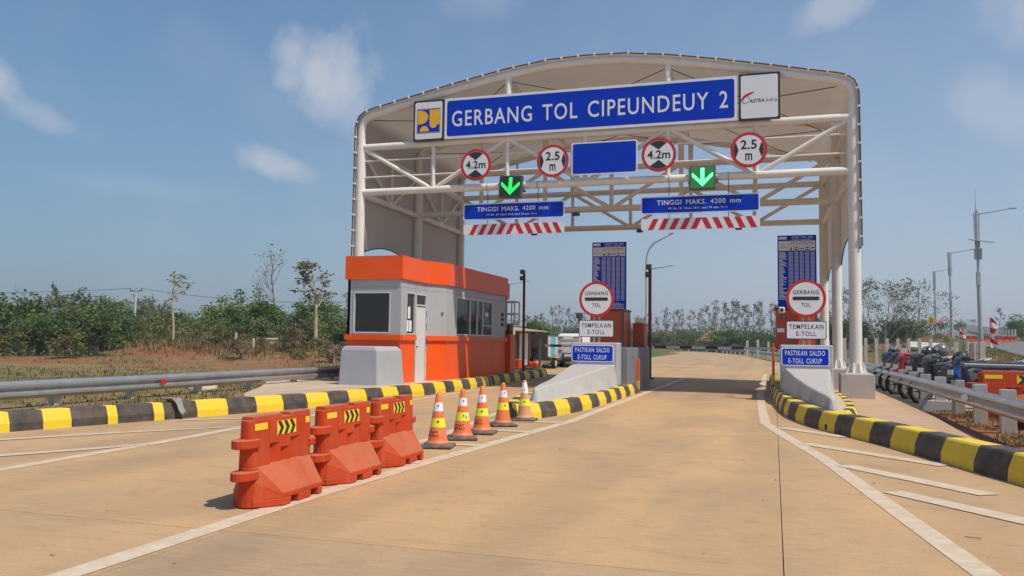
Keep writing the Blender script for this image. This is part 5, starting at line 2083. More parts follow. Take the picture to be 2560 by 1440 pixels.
# ------------------------------------------------------------------ motorbikes parked behind the right guardrail
def bike(paint, label, accent=None, shield='bikeblack'):
    s = thing('motorbike', label, 'motorbike', (0, 0, 0), 'motorbikes parked behind the right guardrail')
    for nm, x in (('front_wheel', .62), ('rear_wheel', -.60)):
        b = MB()
        tor = []
        n, m_ = 24, 8
        vs, fs = [], []
        for i in range(n):
            a = 2 * math.pi * i / n
            for j in range(m_):
                t = 2 * math.pi * j / m_
                rr = .235 + .055 * math.cos(t)
                vs.append((x + rr * math.cos(a), .05 * math.sin(t), .29 + rr * math.sin(a)))
        for i in range(n):
            for j in range(m_):
                fs.append((i * m_ + j, ((i + 1) % n) * m_ + j, ((i + 1) % n) * m_ + (j + 1) % m_, i * m_ + (j + 1) % m_))
        b.add(vs, fs, 0, True)
        w = part(nm, b, 'tyre', s)
        b = MB()
        for k in range(5):
            a = 2 * math.pi * k / 5
            b.tube([(x, 0, .29), (x + .19 * math.cos(a), 0, .29 + .19 * math.sin(a))], .018, 6)
        b.tube([(x, -.05, .29), (x, .05, .29)], .05, 10)
        part('rim', b, 'darkgrey', w, fix=False)
    part('fork', MB().tube([(.62, .07, .29), (.45, .07, .80)], .025, 8).tube([(.62, -.07, .29), (.45, -.07, .80)], .025, 8), 'darkgrey', s, fix=False)
    b = MB()
    b.plate([(.36, .62), (.50, .58), (.66, .60), (.80, .55), (.80, .60), (.66, .66), (.48, .68)], -.07, .07)
    part('front_mudguard', b, paint, s, bevel=.02)
    b = MB()
    b.plate([(.26, .34), (.38, .40), (.54, .70), (.50, .90), (.42, 1.0), (.30, 1.0), (.26, .95), (.36, .70), (.20, .42)], -.11, .11)
    part('front_shield', b, accent or paint, s, bevel=.045)
    b = MB()
    b.plate([(-.30, .28), (.34, .28), (.32, .44), (.06, .50), (-.06, .70), (-.45, .78), (-.90, .92), (-.98, .84), (-.74, .60), (-.42, .45)], -.12, .12)
    part('body', b, paint, s, bevel=.05)
    part('leg_shield', MB().plate([(.20, .40), (.34, .42), (.42, .86), (.34, .88)], -.15, .15), shield, s, bevel=.02)
    part('cowl', MB().plate([(.22, .98), (.50, .92), (.48, 1.02), (.34, 1.10), (.24, 1.06)], -.15, .15), paint, s, bevel=.03)
    part('grab_rail', MB().tube([(-.5, .1, .88), (-.95, .09, .98), (-.95, -.09, .98), (-.5, -.1, .88)], .015, 6), 'alu', s, fix=False)
    b = MB()
    b.plate([(.04, .70), (.12, .76), (-.02, .86), (-.40, .87), (-.78, .96), (-.86, .92), (-.44, .78), (-.10, .72)], -.13, .13)
    part('seat', b, 'bikeblack', s, bevel=.04)
    part('tail_lamp', MB().box(-.90, -.84, -.08, .08, .70, .77), 'signred', s, bevel=.01)
    part('exhaust', MB().tube([(-.1, -.14, .26), (-.85, -.17, .36)], [.03, .055], 10), 'darkgrey', s, fix=False)
    part('engine', MB().box(-.25, .18, -.10, .10, .18, .32), 'darkgrey', s, bevel=.03)
    part('handlebar', MB().tube([(.30, .36, 1.0), (.40, .14, 1.05), (.40, -.14, 1.05), (.30, -.36, 1.0)], .017, 8), 'bikeblack', s, fix=False)
    part('headlight', MB().ell((.50, 0, .90), (.05, .10, .05), 12, 7), 'darkgrey', s)
    for q in (1, -1):
        part('mirror_stalk', MB().tube([(.37, q * .22, 1.04), (.40, q * .30, 1.18)], .009, 6), 'bikeblack', s, fix=False)
        mm = MB().ell((.40, q * .32, 1.22), (.018, .062, .048), 12, 7)
        part('mirror', mm, 'chrome', s)
    part('number_plate', MB().box(.60, .61, -.12, .12, .70, .80), 'paper', s)
    part('side_stand', MB().tube([(-.05, .1, .26), (-.1, .26, .02)], .012, 6), 'darkgrey', s, fix=False)
    return s


BK = [('bikeblue', 'bikegrey', 'navy blue motorbike, the farthest behind the right guardrail', 4.35, 33.2, 24),
      ('bikered', 'bikered', 'red motorbike with a white plate behind the right guardrail', 4.38, 29.4, 22),
      ('bikeblack', 'bikeblack', 'glossy black motorbike in the middle of the parked row', 4.40, 27.0, 26),
      ('bikeblack', 'bikegrey', 'black and silver motorbike between the navy and the red one', 4.4, 31.3, 20),
      ('bikegrey', 'bikeblack', 'grey motorbike with a silver helmet on its mirror', 4.45, 25.0, 20),
      ('bikeblack', 'brightblue', 'blue and black motorbike, nearest of the parked row', 4.9, 23.3, 14)]
for pnt, acc_, lab, x, y, a in BK:
    o = bike(pnt, lab, acc_)
    o.location = (x, y, -.055)
    o.rotation_euler = (0, R(1.5), R(180 + a))
    o.scale = (1.22,) * 3


def helmet(x, y, z, rz, mat, label, deco=None):
    s = thing('helmet', label, 'helmet', (0, 0, 0), 'helmets on the parked motorbikes')
    b = MB()
    b.ell((0, 0, 0), (.155, .135, .15), 18, 12, zmin=-.72)
    part('shell', b, mat, s)
    b = MB()
    b.ell((.018, 0, -.015), (.150, .122, .10), 16, 9, zmin=-.8)
    part('visor', b, 'dark', s)
    b = MB()
    b.plate([(.02, -.14), (.15, -.125), (.165, -.085), (.10, -.07), (.02, -.06)], -.10, .10)
    part('chin_guard', b, mat, s, bevel=.02)
    if deco:
        part('decal', MB().ell((-.05, -.108, .05), (.07, .03, .045), 10, 6), deco, s)
    part('strap', MB().box(-.03, .0, -.1, -.09, -.2, -.08), 'dark', s)
    s.location = (x, y, z)
    s.rotation_euler = (R(8), R(-6), rz)
    s.scale = (1.30,) * 3
    return s


helmet(4.28, 34.3, 1.30, R(200), 'helmet', 'small black helmet with a pale decal on the farthest motorbike', 'paper')
helmet(4.30, 27.1, 1.29, R(215), 'helmet', 'glossy black helmet left of the silver one')
helmet(4.33, 25.25, 1.36, R(185), 'helmet_grey', 'dark silver helmet with a white decal', 'paper')
helmet(4.5, 23.6, 1.17, R(170), 'helmet_matt', 'large matt black helmet, nearest on the parked motorbikes')
b = MB()
rng = random.Random(4)
for i in range(5):
    b.ell((4.25 + rng.uniform(-.1, .1), 31.2 + rng.uniform(-.12, .12), 1.0 + rng.uniform(-.1, .14)), (.16, .16, .13), 9, 6)
solo('cloth_bundle', b, 'tan_cloth', 'beige cloth bundle hung on the handlebar of the red motorbike', 'cloth', loc=(4.25, 31.2, 1.0), fix=False)

# big orange barriers dumped behind the guardrail
rb = make_barrier('water_barrier', 'bright orange barrier standing behind the right guardrail, chevrons showing')
rb['group'] = 'orange barriers behind the right guardrail'
rb.scale = (1.35, 1.72, 1.32)
rb.rotation_euler = (0, 0, R(-84))
rb.location = (3.95, 19.15, -.02)
rb2 = dup(rb, (5.0, 15.9, .16), R(-78), 'orange barrier toppled on its side in the dry grass by the guardrail', None, (1.3, 1.5, 1.25))
rb2.rotation_euler = (R(0), R(82), R(-62))
rb2.location = (3.95, 17.2, .28)
rb3 = dup(rb, (0, 0, 0), R(-84), 'orange barrier standing at the right edge beyond the guardrail', None, (1.35, 1.6, 1.32))
rb3.location = (5.75, 18.4, .02)
rb3.rotation_euler = (0, 0, R(-70))
# black steel frame lying over the barrier
s = thing('steel_frame', 'black steel bar frame resting over the orange barrier behind the guardrail', 'steel frame', (5.2, 19.5, 1.05))
A, B_ = Vector((3.85, 19.9, 1.13)), Vector((7.6, 18.6, 1.10))
for k, (dz, dy, mt) in enumerate(((0, .25, 'darkgrey'), (-.03, -.05, 'alu'), (-.08, -.2, 'darkgrey'))):
    a, c_ = A + Vector((0, dy, dz)), B_ + Vector((0, dy, dz))
    part('bar', MB().tube([a, c_], .035, 4), mt, s, fix=False)
part('end_bar', MB().tube([A + Vector((0, .3, 0)), A + Vector((0, -.25, -.1))], .04, 4), 'darkgrey', s, fix=False)
part('leg', MB().tube([A + Vector((0, .25, 0)), (3.9, 20.3, -.1)], .035, 4), 'darkgrey', s, fix=False)
part('leg', MB().tube([B_ + Vector((0, .2, 0)), (7.7, 18.8, .1)], .035, 4), 'darkgrey', s, fix=False)

# ------------------------------------------------------------------ concrete fences
s = thing('post_fence', 'row of pale concrete fence posts with thin wires before the red soil slope', 'fence', (8, 72, 0))
px_ = [4.6 + .78 * i for i in range(10)]
for i, x in enumerate(px_):
    z = hgt(x, 72)
    part('fence_post', MB().box(x - .12, x + .12, 71.9, 72.12, min(z, 0) - .1, 2.1), 'concpost', s, bevel=.015)
for z in (.7, 1.2, 1.7):
    part('fence_wire', MB().tube([(px_[0], 72, z), (px_[-1], 72, z)], .012, 5), 'cable', s, fix=False)
b = MB().box(9.05, 9.75, 68.9, 69.1, -.1, 1.35)
solo('concrete_panel', b, 'concpost', 'pale upright concrete panel among the fence posts', 'concrete panel', bevel=.02, loc=(9.4, 69, 0))
b = MB()
b.hexa([(12.4, 88, 1.25), (15.0, 87, 1.1), (15.4, 89, 1.6), (12.6, 90, 1.7)], [(12.4, 88, 1.5), (15.0, 87, 1.3), (15.4, 89, 1.85), (12.6, 90, 2.0)])
solo('fallen_slab', b, 'board_tile', 'pale slab lying on the red soil slope behind the fence posts', 'slab', loc=(14, 88, 1.3))
s = thing('wire_fence', 'short fence of concrete posts with rusty rods near the asphalt road', 'fence', (9, 46, .3))
fp = [(8.75, 41.5), (8.85, 43.2), (8.95, 45.2), (9.2, 49.5), (9.35, 54)]
for x, y in fp:
    z = hgt(x, y)
    part('fence_post', MB().box(x - .11, x + .11, y - .1, y + .1, z - .1, 1.72), 'concpost', s, bevel=.015)
rng = random.Random(2)
for i in range(14):
    t = i / 13
    x, y = 8.75 + .3 * t, 41.6 + 5.5 * t
    z = hgt(x, y)
    part('rod', MB().tube([(x, y, z), (x + rng.uniform(-.04, .04), y, z + rng.uniform(.95, 1.3))], .018, 5), 'rust_wall', s, fix=False)
for z in (.75, 1.2):
    part('rail', MB().tube([(8.75, 41.5, z), (9.2, 49.5, z)], .014, 5), 'rust_wall', s, fix=False)
s = thing('far_fence', 'distant row of white fence posts beyond the barrier arm', 'fence', (0, 96, 0))
for i in range(15):
    x = -1.6 + .72 * i + (0 if i > 3 else -.4 * (3 - i))
    z = hgt(x, 96)
    part('fence_post', MB().box(x - .13, x + .13, 95.9, 96.1, -.1, 1.95 + .12 * math.sin(i * 2.1)), 'concpost', s)

# ------------------------------------------------------------------ street lamps on the embankment
def street_lamp(x, y, zb, H, arm, label, extras=False, lean=-.012):
    s = thing('street_lamp', label, 'street lamp', (x, y, zb), 'grey street lamps along the embankment road')
    top = (x + lean * H, y, zb + H)
    part('base', MB().box(x - .24, x + .24, y - .24, y + .24, zb - .4, zb + .12), 'concpost', s, bevel=.02)
    part('pole', MB().tube([(x, y, zb + .1), (x + lean * H * .55, y, zb + H * .55)], [.17, .15], 8), 'lamp', s, fix=False)
    part('upper_pole', MB().tube([(x + lean * H * .55, y, zb + H * .55), top], [.10, .09], 8), 'lamp', s, fix=False)
    for q in (-.13, .13):
        part('side_plate', MB().tube([(x + lean * H * .74 + q, y, zb + H * .74), (x + lean * H + q * 1.35, y, zb + H)], .045, 6), 'lamp', s, fix=False)
    part('service_box', MB().box(x + lean * H * .5 - .17, x + lean * H * .5 + .10, y - .2, y + .1, zb + H * .46, zb + H * .56), 'lamp', s, bevel=.015)
    part('arm', MB().tube([(top[0] + .05, y, top[2] - .08), (top[0] + arm, y, top[2] + .33)], [.06, .035], 8), 'lamp', s, fix=False)
    part('lamp_head', MB().box(top[0] + arm - .45, top[0] + arm + .05, y - .12, y + .12, top[2] + .25, top[2] + .35), 'lamp', s, bevel=.02)
    if extras:
        part('antenna', MB().tube([(top[0] - .02, y, top[2]), (top[0] - .06, y, top[2] + 1.95)], [.035, .010], 6), 'lamp', s, fix=False)
        part('antenna_box', MB().box(top[0] - .1, top[0] + .1, y - .1, y + .1, top[2] + .05, top[2] + .25), 'lamp', s)
        zq = zb + 7.95
        b = MB()
        b.hexa([(x - .65, y - .75, zq + .25), (x + 1.0, y - .75, zq - .02), (x + 1.0, y + .5, zq + .12), (x - .65, y + .5, zq + .38)],
               [(x - .65, y - .75, zq + .30), (x + 1.0, y - .75, zq + .03), (x + 1.0, y + .5, zq + .17), (x - .65, y + .5, zq + .43)])
        part('solar_panel', b, 'alu', s)
        for q in (-.24, .12):
            part('equipment_box', MB().box(x - .08 + q, x + .06 + q, y - .22, y + .1, zb + 6.75, zb + 7.6), 'lamp', s, bevel=.02)


street_lamp(15.12, 72, 1.5, 10.35, 2.7, 'tall grey street lamp with antenna and solar panel, nearest at right', True)
street_lamp(19.17, 105, 1.92, 10.3, 2.6, 'plain grey street lamp, second from the solar panel lamp')
street_lamp(23.4, 140, 2.68, 10.3, 2.6, 'grey street lamp by the yellow diamond sign')
street_lamp(30.92, 205, 4.98, 9.4, 2.5, 'farthest thin grey street lamp of the embankment row')

def far_lamp(x, y, zb, H, reach, label, curved):
    s = thing('street_lamp', label, 'street lamp', (x, y, zb), 'thin far street lamps behind the gate')
    if curved:
        pts = [(x, y, zb)] + [(x, y, zb + H * .78)] + [(x + reach * (1 - math.cos(R(a))) * .55, y, zb + H * (.78 + .17 * math.sin(R(a)))) for a in (20, 40, 60, 80)] + [(x + reach * .95, y, zb + H)]
    else:
        pts = [(x, y, zb), (x, y, zb + H - .5), (x + .15, y, zb + H - .3), (x + reach, y, zb + H)]
    part('pole', MB().tube(pts, [.075] * (len(pts) - 1) + [.04], 8), 'lamp', s, fix=False)
    p = pts[-1]
    part('lamp_head', MB().box(p[0] - .3, p[0] + .15, y - .1, y + .1, p[2] - .04, p[2] + .06), 'lamp', s, bevel=.02)


far_lamp(-10.15, 70, .02, 10.6, 2.3, 'tall curved street lamp just left of the right lane opening', True)
far_lamp(-11.6, 82, .05, 9.0, 2.2, 'shorter straight armed lamp beside the dark red camera pole', False)
far_lamp(-24.3, 120, .2, 9.6, 2.8, 'faint distant lamp seen beside the middle tariff board', False)

# ------------------------------------------------------------------ road signs, flags and barriers on the embankment
def pole_sign(name, x, y, zt, r, label, shape):
    zb = hgt(x, y)
    s = thing(name, label, 'road sign', (x, y, zb), 'small road signs by the embankment road')
    part('pole', MB().tube([(x, y + .05, zb - .2), (x, y + .05, zt)], .05, 8), 'lamp', s, fix=False)
    if shape == 'diamond':
        d_ = r * 1.25
        part('panel', MB().plate([(x - d_, zt), (x, zt - d_), (x + d_, zt), (x, zt + d_)], y, y + .03), 'signyellow', s)
        for q in (-1, 1):
            part('symbol', MB().plate([(x + q * .06 * 1.4 - .05, zt - .3), (x + q * .06 * 1.4 + .05, zt - .3), (x + q * .11 + .05, zt), (x + q * .05 + .03, zt + .32), (x + q * .05 - .03, zt + .32), (x + q * .11 - .05, zt)], y - .006, y - .0005), 'signblack', s)
    else:
        part('panel', MB().plate(circ(x, zt, r, 28), y, y + .03), 'signred', s)
        part('face', MB().plate(circ(x, zt, r * .8, 28), y - .004, y - .0003), 'signwhite', s)
        if shape == '20':
            lettering(s, 'twenty', x - r * .5, x + r * .5, zt - r * .32, zt + r * .34, y - .008, 'signblack')
        else:
            for q, mt in ((-1, 'signred'), (1, 'signblack')):
                part('symbol', MB().plate([(x + q * r * .32 - .12, zt - .2), (x + q * r * .32 + .12, zt - .2), (x + q * r * .32 + .12, zt), (x + q * r * .32 + .06, zt + .14), (x + q * r * .32 - .06, zt + .14), (x + q * r * .32 - .12, zt)], y - .008, y - .0045), mt, s)
            part('slash', MB().plate([(x - r * .6, zt - r * .5), (x - r * .45, zt - r * .62), (x + r * .6, zt + r * .5), (x + r * .45, zt + r * .62)], y - .012, y - .0085), 'signred', s)


pole_sign('warning_sign', 16.25, 100, 4.35, .40, 'yellow diamond road narrows sign on a thin pole', 'diamond')
pole_sign('no_overtaking_sign', 16.8, 99.5, 3.98, .34, 'small round no overtaking sign beside the yellow diamond', 'over')
pole_sign('speed_sign', 17.55, 100, 4.38, .40, 'round red bordered 20 speed limit sign', '20')


def banner(x, y, zb, H, label, seed):
    s = thing('banner_flag', label, 'flag', (x, y, zb), 'red and white banners by the embankment lamps')
    part('pole', MB().tube([(x, y, zb - .2), (x + .03, y, zb + H * .97), (x + .18, y, zb + H * 1.03)], .02, 6), 'concpost', s, fix=False)
    rng = random.Random(seed)
    n_ = 6
    for i in range(n_):
        z1, z0 = zb + H * (1 - i / n_), zb + H * (1 - (i + 1) / n_)
        vs, fs = [], []
        for k in range(5):
            for j in range(5):
                z = z1 + (z0 - z1) * k / 4
                w = .28 + .20 * math.sin((z - zb) * 4.0 + seed) + .25 * (1 - (z - zb) / H)
                u = j / 4
                vs.append((x + .03 + u * w, y + .10 * math.sin(u * 5 + z * 3), z - .22 * u * (1.2 - (z - zb) / H)))
        for k in range(4):
            for j in range(4):
                fs.append((k * 5 + j, k * 5 + j + 1, k * 5 + 6 + j, k * 5 + 5 + j))
        part('stripe', MB().add(vs, fs, 0, True), 'flagred' if i % 2 == 0 else 'flagwhite', s, fix=False)


banner(15.55, 71.2, 1.5, 2.25, 'red and white banner beside the nearest lamp with the solar panel', 1)
banner(18.75, 99, 1.85, 2.1, 'red and white banner beside the second lamp', 4)

proto = None
for i in range(12):
    x = 20.2 + .68 * i
    y = 116.5 - .12 * i
    z = rz_(y) + .015 + (.25 if x < xe(y) else 0)
    lab = 'distant orange barrier across the asphalt road, ' + ('first second third fourth fifth sixth seventh eighth ninth tenth eleventh twelfth'.split())[i] + ' from the left'
    if proto is None:
        s = thing('road_barrier', lab, 'barrier', (0, 0, 0), 'distant orange barriers across the asphalt road')
        b = MB()
        b.plate([(-.33, 0), (.33, 0), (.33, .25), (.30, .75), (-.30, .75), (-.33, .25)], -.10, .10)
        part('body', b, 'barrier', s, bevel=.03)
        b = MB()
        b.hexa([(-.32, -.26, 0), (.32, -.26, 0), (.32, .26, 0), (-.32, .26, 0)], [(-.3, -.10, .32), (.3, -.10, .32), (.3, .10, .32), (-.3, .10, .32)])
        part('foot', b, 'barrier', s)
        s.location = (x, y, z)
        proto = s
    else:
        dup(proto, (x, y, z), R(-6 + 3 * math.sin(i * 2.3)), lab)

# railing of the overpass where the asphalt road climbs
s = thing('bridge_railing', 'grey bridge railing with upright bars at the far right', 'railing', (xe(130) + 8.4, 130, 2.4))
for i in range(24):
    y = 128 + 3.2 * i
    x = xe(y) + 8.5
    z = rz_(y)
    part('railing_post', MB().box(x - .1, x + .1, y - .1, y + .1, z - .3, z + 1.55), 'concpost', s)
for dz in (.55, 1.0, 1.5):
    part('railing_bar', MB().tube([(xe(y) + 8.5, y, rz_(y) + dz) for y in range(128, 203, 5)], .06, 6), 'lamp', s, fix=False)
part('kerb_wall', MB().sweep([(xe(y) + 8.5, y, rz_(y)) for y in range(128, 203, 5)], [(-.12, -.5), (-.12, .4), (.12, .4), (.12, -.5)]), 'concpost', s)

# ------------------------------------------------------------------ utility pole with wire, mast, roof behind the trees
UX, UY = -80.0, 90.0
zu = hgt(UX, UY)
s = thing('utility_pole', 'pale utility pole with a crossarm above the left trees', 'utility pole', (UX, UY, zu))
part('pole', MB().tube([(UX, UY, zu - .5), (UX + .25, UY, 7.75)], [.20, .13], 10), 'utilpole', s, fix=False)
part('crossarm', MB().box(UX - .75, UX + 1.15, UY - .06, UY + .06, 7.45, 7.58), 'darkgrey', s)
for x in (UX - .68, UX + .25, UX + 1.08):
    part('insulator', MB().tube([(x, UY, 7.58), (x, UY, 7.92)], .06, 8), 'darkgrey', s, fix=False)


def sagline(a, c_, sag, n=24):
    a, c_ = Vector(a), Vector(c_)
    return [tuple(a.lerp(c_, i / n) - Vector((0, 0, sag * 4 * (i / n) * (1 - i / n)))) for i in range(n + 1)]


b = MB()
b.tube(sagline((UX - .68, UY, 7.85), (-150, 82, 9.2), 1.2), .028, 5)
b.tube(sagline((UX + 1.08, UY, 7.85), (-30, 104, 9.4), 2.3), .028, 5)
solo('power_line', b, 'cable', 'thin power line sagging across the sky over the left trees', 'power line', fix=False)
s = thing('telecom_mast', 'faint thin lattice mast far away above the left trees', 'mast', (-447, 400, 0))
for q in ((-1, -1), (1, -1), (0, 1)):
    part('mast_leg', MB().tube([(-447 + q[0], 400 + q[1], 0), (-445 + q[0] * .15, 400 + q[1] * .15, 33)], .16, 5), 'lamp', s, fix=False)
for k in range(9):
    part('mast_ring', MB().tube([(-446.9 + dx * (1 - k * .09), 400 + dy * (1 - k * .09), 3 + 3.2 * k) for dx, dy in ((-1, -1), (1, -1), (0, 1), (-1, -1))], .09, 5), 'lamp', s, fix=False)
s = thing('house', 'small house with a red tiled roof half hidden by trees beyond the gate', 'house', (-11.5, 172, .3))
part('wall', MB().box(-14, -9, 170, 176, -.2, 2.2), 'tan_cloth', s)
b = MB()
b.add([(-14.6, 169.3, 2.1), (-8.4, 169.3, 2.1), (-8.4, 176.7, 2.1), (-14.6, 176.7, 2.1), (-12.6, 173, 4.1), (-10.4, 173, 4.1)], [(0, 1, 5, 4), (1, 2, 5), (2, 3, 4, 5), (3, 0, 4), (3, 2, 1, 0)])
part('roof', b, 'rooftile', s)


# ------------------------------------------------------------------ trees
def leafquad(b, p, s, rng, m, flat=.0):
    d = Vector((rng.gauss(0, 1), rng.gauss(0, 1), rng.gauss(0, .7)))
    d = d.normalized() if d.length > 1e-4 else Vector((1, 0, 0))
    q = d.cross(Vector((rng.gauss(0, 1), rng.gauss(0, 1), rng.gauss(0, 1))))
    if q.length < 1e-4:
        return
    q = q.normalized()
    w = s * rng.uniform(.45, .7)
    L = s * rng.uniform(.8, 1.3)
    o = len(b.v)
    b.v += [tuple(p - d * L * .5), tuple(p + q * w * .5), tuple(p + d * L * .5), tuple(p - q * w * .5)]
    b.f.append((o, o + 1, o + 2, o + 3))
    b.mi.append(m)
    b.sm.append(False)


def cluster(b, c, r, n, s, rng, ms):
    for _ in range(n):
        v = Vector((rng.gauss(0, 1), rng.gauss(0, 1), rng.gauss(0, .75)))
        leafquad(b, Vector(c) + v * r * .55, s, rng, rng.choice(ms))


def grow(tb, p, d, L, r, lev, rng, tips, spread, kids, wig=.18, upb=.25, n=6):
    pts, rr = [p.copy()], [r]
    k = 3
    for i in range(k):
        d = (d + Vector((rng.gauss(0, wig), rng.gauss(0, wig), rng.gauss(0, wig) + upb * .2))).normalized()
        p = p + d * L / k
        pts.append(p.copy())
        rr.append(r * (1 - .42 * (i + 1) / k))
        if lev > 0 and i >= 1 and rng.random() < .55:
            side = d.orthogonal().normalized()
            side.rotate(Matrix.Rotation(rng.uniform(0, 6.28), 3, d))
            grow(tb, p, (d + side * spread * 1.3).normalized(), L * rng.uniform(.5, .75), rr[-1] * .6, lev - 1, rng, tips, spread, kids, wig, upb, max(4, n - 1))
    tb.tube(pts, rr, n, caps=False)
    if lev == 0:
        tips.append((p, d))
        return
    for i in range(kids):
        side = d.orthogonal().normalized()
        side.rotate(Matrix.Rotation(2 * math.pi * (i + rng.uniform(-.3, .3)) / kids, 3, d))
        grow(tb, p, (d + side * spread * rng.uniform(.6, 1.2) + Vector((0, 0, upb))).normalized(), L * rng.uniform(.6, .85), rr[-1] * .75, lev - 1, rng, tips, spread, kids, wig, upb, max(4, n - 1))


TREES = {}


def proto_tree(key, name, tb, lb, bark, leaves, label):
    s = thing(name, label, 'tree' if name != 'shrub' else 'shrub', (0, 0, -500))
    if tb and tb.v:
        part('trunk', tb, bark, s, fix=False).location = (0, 0, 500)
    part('crown', lb, leaves, s, fix=False).location = (0, 0, 500)
    for c in s.children:
        c.location = (0, 0, 0)
    # meshes were written relative to z = -500
    for c in s.children:
        me = c.data
        for v in me.vertices:
            v.co.z -= 500
    TREES[key] = s
    return s


def dense(key, seed, H, Rx, ms, leaves, low=.12, nclump=46, leafs=.30, name='leafy_tree', feather=0, bark='bark_grey'):
    rng = random.Random(seed)
    tb, lb = MB(), MB()
    tb.tube([(0, 0, -.3), (.1, 0, H * .25), (rng.uniform(-.2, .2), 0, H * .5)], [.16, .13, .09], 8, caps=False)
    lobes = [(Vector((rng.uniform(-.45, .45) * Rx, rng.uniform(-.4, .4) * Rx, H * rng.uniform(.35, .80))), rng.uniform(.35, .6) * Rx) for _ in range(7)]
    lobes.append((Vector((0, 0, H * .72)), .5 * Rx))
    lobes.append((Vector((rng.uniform(-.2, .2) * Rx, 0, H * .3)), .75 * Rx))
    for i in range(nclump):
        lc, lr = rng.choice(lobes)
        v = Vector((rng.gauss(0, 1), rng.gauss(0, 1), rng.gauss(0, 1))).normalized() * lr * rng.uniform(.55, 1.08)
        v.z *= .85
        c = lc + v
        c.z = max(c.z, low * H)
        c.z = min(c.z, H * .97)
        m = rng.choice(ms)
        cluster(lb, c, rng.uniform(.45, .85) * Rx * .30, rng.randint(42, 70), leafs, rng, [m, m, rng.choice(ms)])
        if rng.random() < .35:
            tb.tube([(0, 0, H * rng.uniform(.2, .45)), tuple(c * .6 + Vector((0, 0, .1))), tuple(c)], [.06, .035, .012], 5, caps=False)
    for i in range(feather):
        a = rng.uniform(0, 6.28)
        base = Vector((math.cos(a) * Rx * rng.uniform(.1, .7), math.sin(a) * Rx * rng.uniform(.1, .6), H * rng.uniform(.65, .9)))
        d = Vector((math.cos(a) * .5 - .3, math.sin(a) * .4, rng.uniform(.6, 1.2))).normalized()
        L = rng.uniform(.7, 1.6)
        tb.tube([tuple(base), tuple(base + d * L)], [.02, .008], 4, caps=False)
        for k in range(26):
            t = rng.random()
            cluster(lb, base + d * L * t, .10 + .1 * (1 - t), 1, leafs * .95, rng, ms)
    return proto_tree(key, name, tb, lb, bark, leaves, 'tree')


def teak(key, seed, H, bare, leaves, ms, leafn, leafs, bark='bark_pale', fork=.36, spread=.42, lev=3, name='teak_tree', trunk=.12):
    rng = random.Random(seed)
    tb, lb = MB(), MB()
    tips = []
    top = Vector((rng.uniform(-.15, .15), 0, H * fork))
    tb.tube([(0, 0, -.3), (rng.uniform(-.06, .06), 0, H * fork * .5), tuple(top)], [trunk, trunk * .85, trunk * .75], 8, caps=False)
    # leader with side limbs all the way up
    p, d, r = top, Vector((0, 0, 1)), trunk * .72
    nseg = 5
    for i in range(nseg):
        q = p + (d + Vector((rng.gauss(0, .10), rng.gauss(0, .10), 0))).normalized() * H * (1 - fork) * .17
        tb.tube([tuple(p), tuple(q)], [r, r * .8], 6, caps=False)
        for k in range(2):
            a = rng.uniform(0, 6.28)
            dd = Vector((math.cos(a) * spread * 1.7, math.sin(a) * spread * 1.7, .95)).normalized()
            grow(tb, q, dd, H * (1 - fork) * rng.uniform(.18, .30) * (1.15 - .12 * i), r * .5, lev - 2, rng, tips, spread, 2, .14, .28, 5)
        p, r = q, r * .8
    grow(tb, p, d, H * (1 - fork) * .15, r, 1, rng, tips, spread, 3, .12, .2, 5)
    for tp, td in tips:
        if rng.random() > bare:
            cluster(lb, tp - td * .15, .30, rng.randint(max(1, leafn - 2), leafn + 2), leafs, rng, ms)
            if rng.random() < .5:
                cluster(lb, tp - td * .6, .22, max(1, leafn // 2), leafs, rng, ms)
    if not lb.v:
        leafquad(lb, top, .2, rng, 0)
    return proto_tree(key, name, tb, lb, bark, leaves, 'tree')


LG = ['leaf_dark', 'leaf_mid', 'leaf_light']
dense('d1', 1, 6.0, 3.0, [0, 1, 1, 2, 2], LG, nclump=60, leafs=.27)
dense('d2', 2, 5.4, 3.3, [0, 0, 1, 1, 2], LG, nclump=62, leafs=.27)
dense('d3', 3, 6.4, 2.6, [0, 1, 1, 2], ['leaf_dark', 'leaf_dull', 'leaf_olive'], nclump=38, leafs=.26, feather=26)
dense('d4', 4, 5.0, 2.6, [0, 0, 1, 2], ['leaf_dull', 'leaf_dark', 'leaf_mid'], nclump=36, leafs=.25, feather=16)
dense('d5', 5, 5.2, 2.4, [0, 1, 1], ['leaf_dull', 'leaf_olive', 'leaf_yellow'], nclump=34, leafs=.24, feather=8)
dense('s1', 6, 2.4, 2.0, [0, 0, 1, 2], ['leaf_dark', 'leaf_dull', 'leaf_mid'], nclump=26, leafs=.20, name='shrub', low=.04)
dense('s2', 7, 2.0, 1.7, [0, 1, 1, 2], ['leaf_mid', 'leaf_olive', 'leaf_light'], nclump=22, leafs=.18, name='shrub', low=.04)
dense('s3', 8, 1.5, 1.5, [0, 0, 1], ['leaf_olive', 'leaf_brown', 'leaf_dull'], nclump=18, leafs=.15, name='shrub', low=.04)
teak('t1', 11, 8.2, .72, ['leaf_brown', 'leaf_dull'], [0, 0, 1], 2, .22, bark='bark_grey', fork=.38, spread=.27, trunk=.11, lev=4)
teak('t2', 12, 7.4, .10, ['leaf_brown', 'leaf_olive', 'leaf_dull'], [0, 1, 1, 2], 11, .25, fork=.42, spread=.46)
teak('t3', 13, 6.6, .30, ['leaf_olive', 'leaf_dull', 'leaf_yellow'], [0, 1, 1, 2], 5, .24, bark='bark_pale', fork=.48, spread=.42, trunk=.085)
teak('t4', 14, 8.0, .45, ['leaf_brown', 'leaf_dull', 'leaf_olive'], [0, 1, 1, 2], 7, .27, bark='bark_grey', fork=.36, spread=.40)
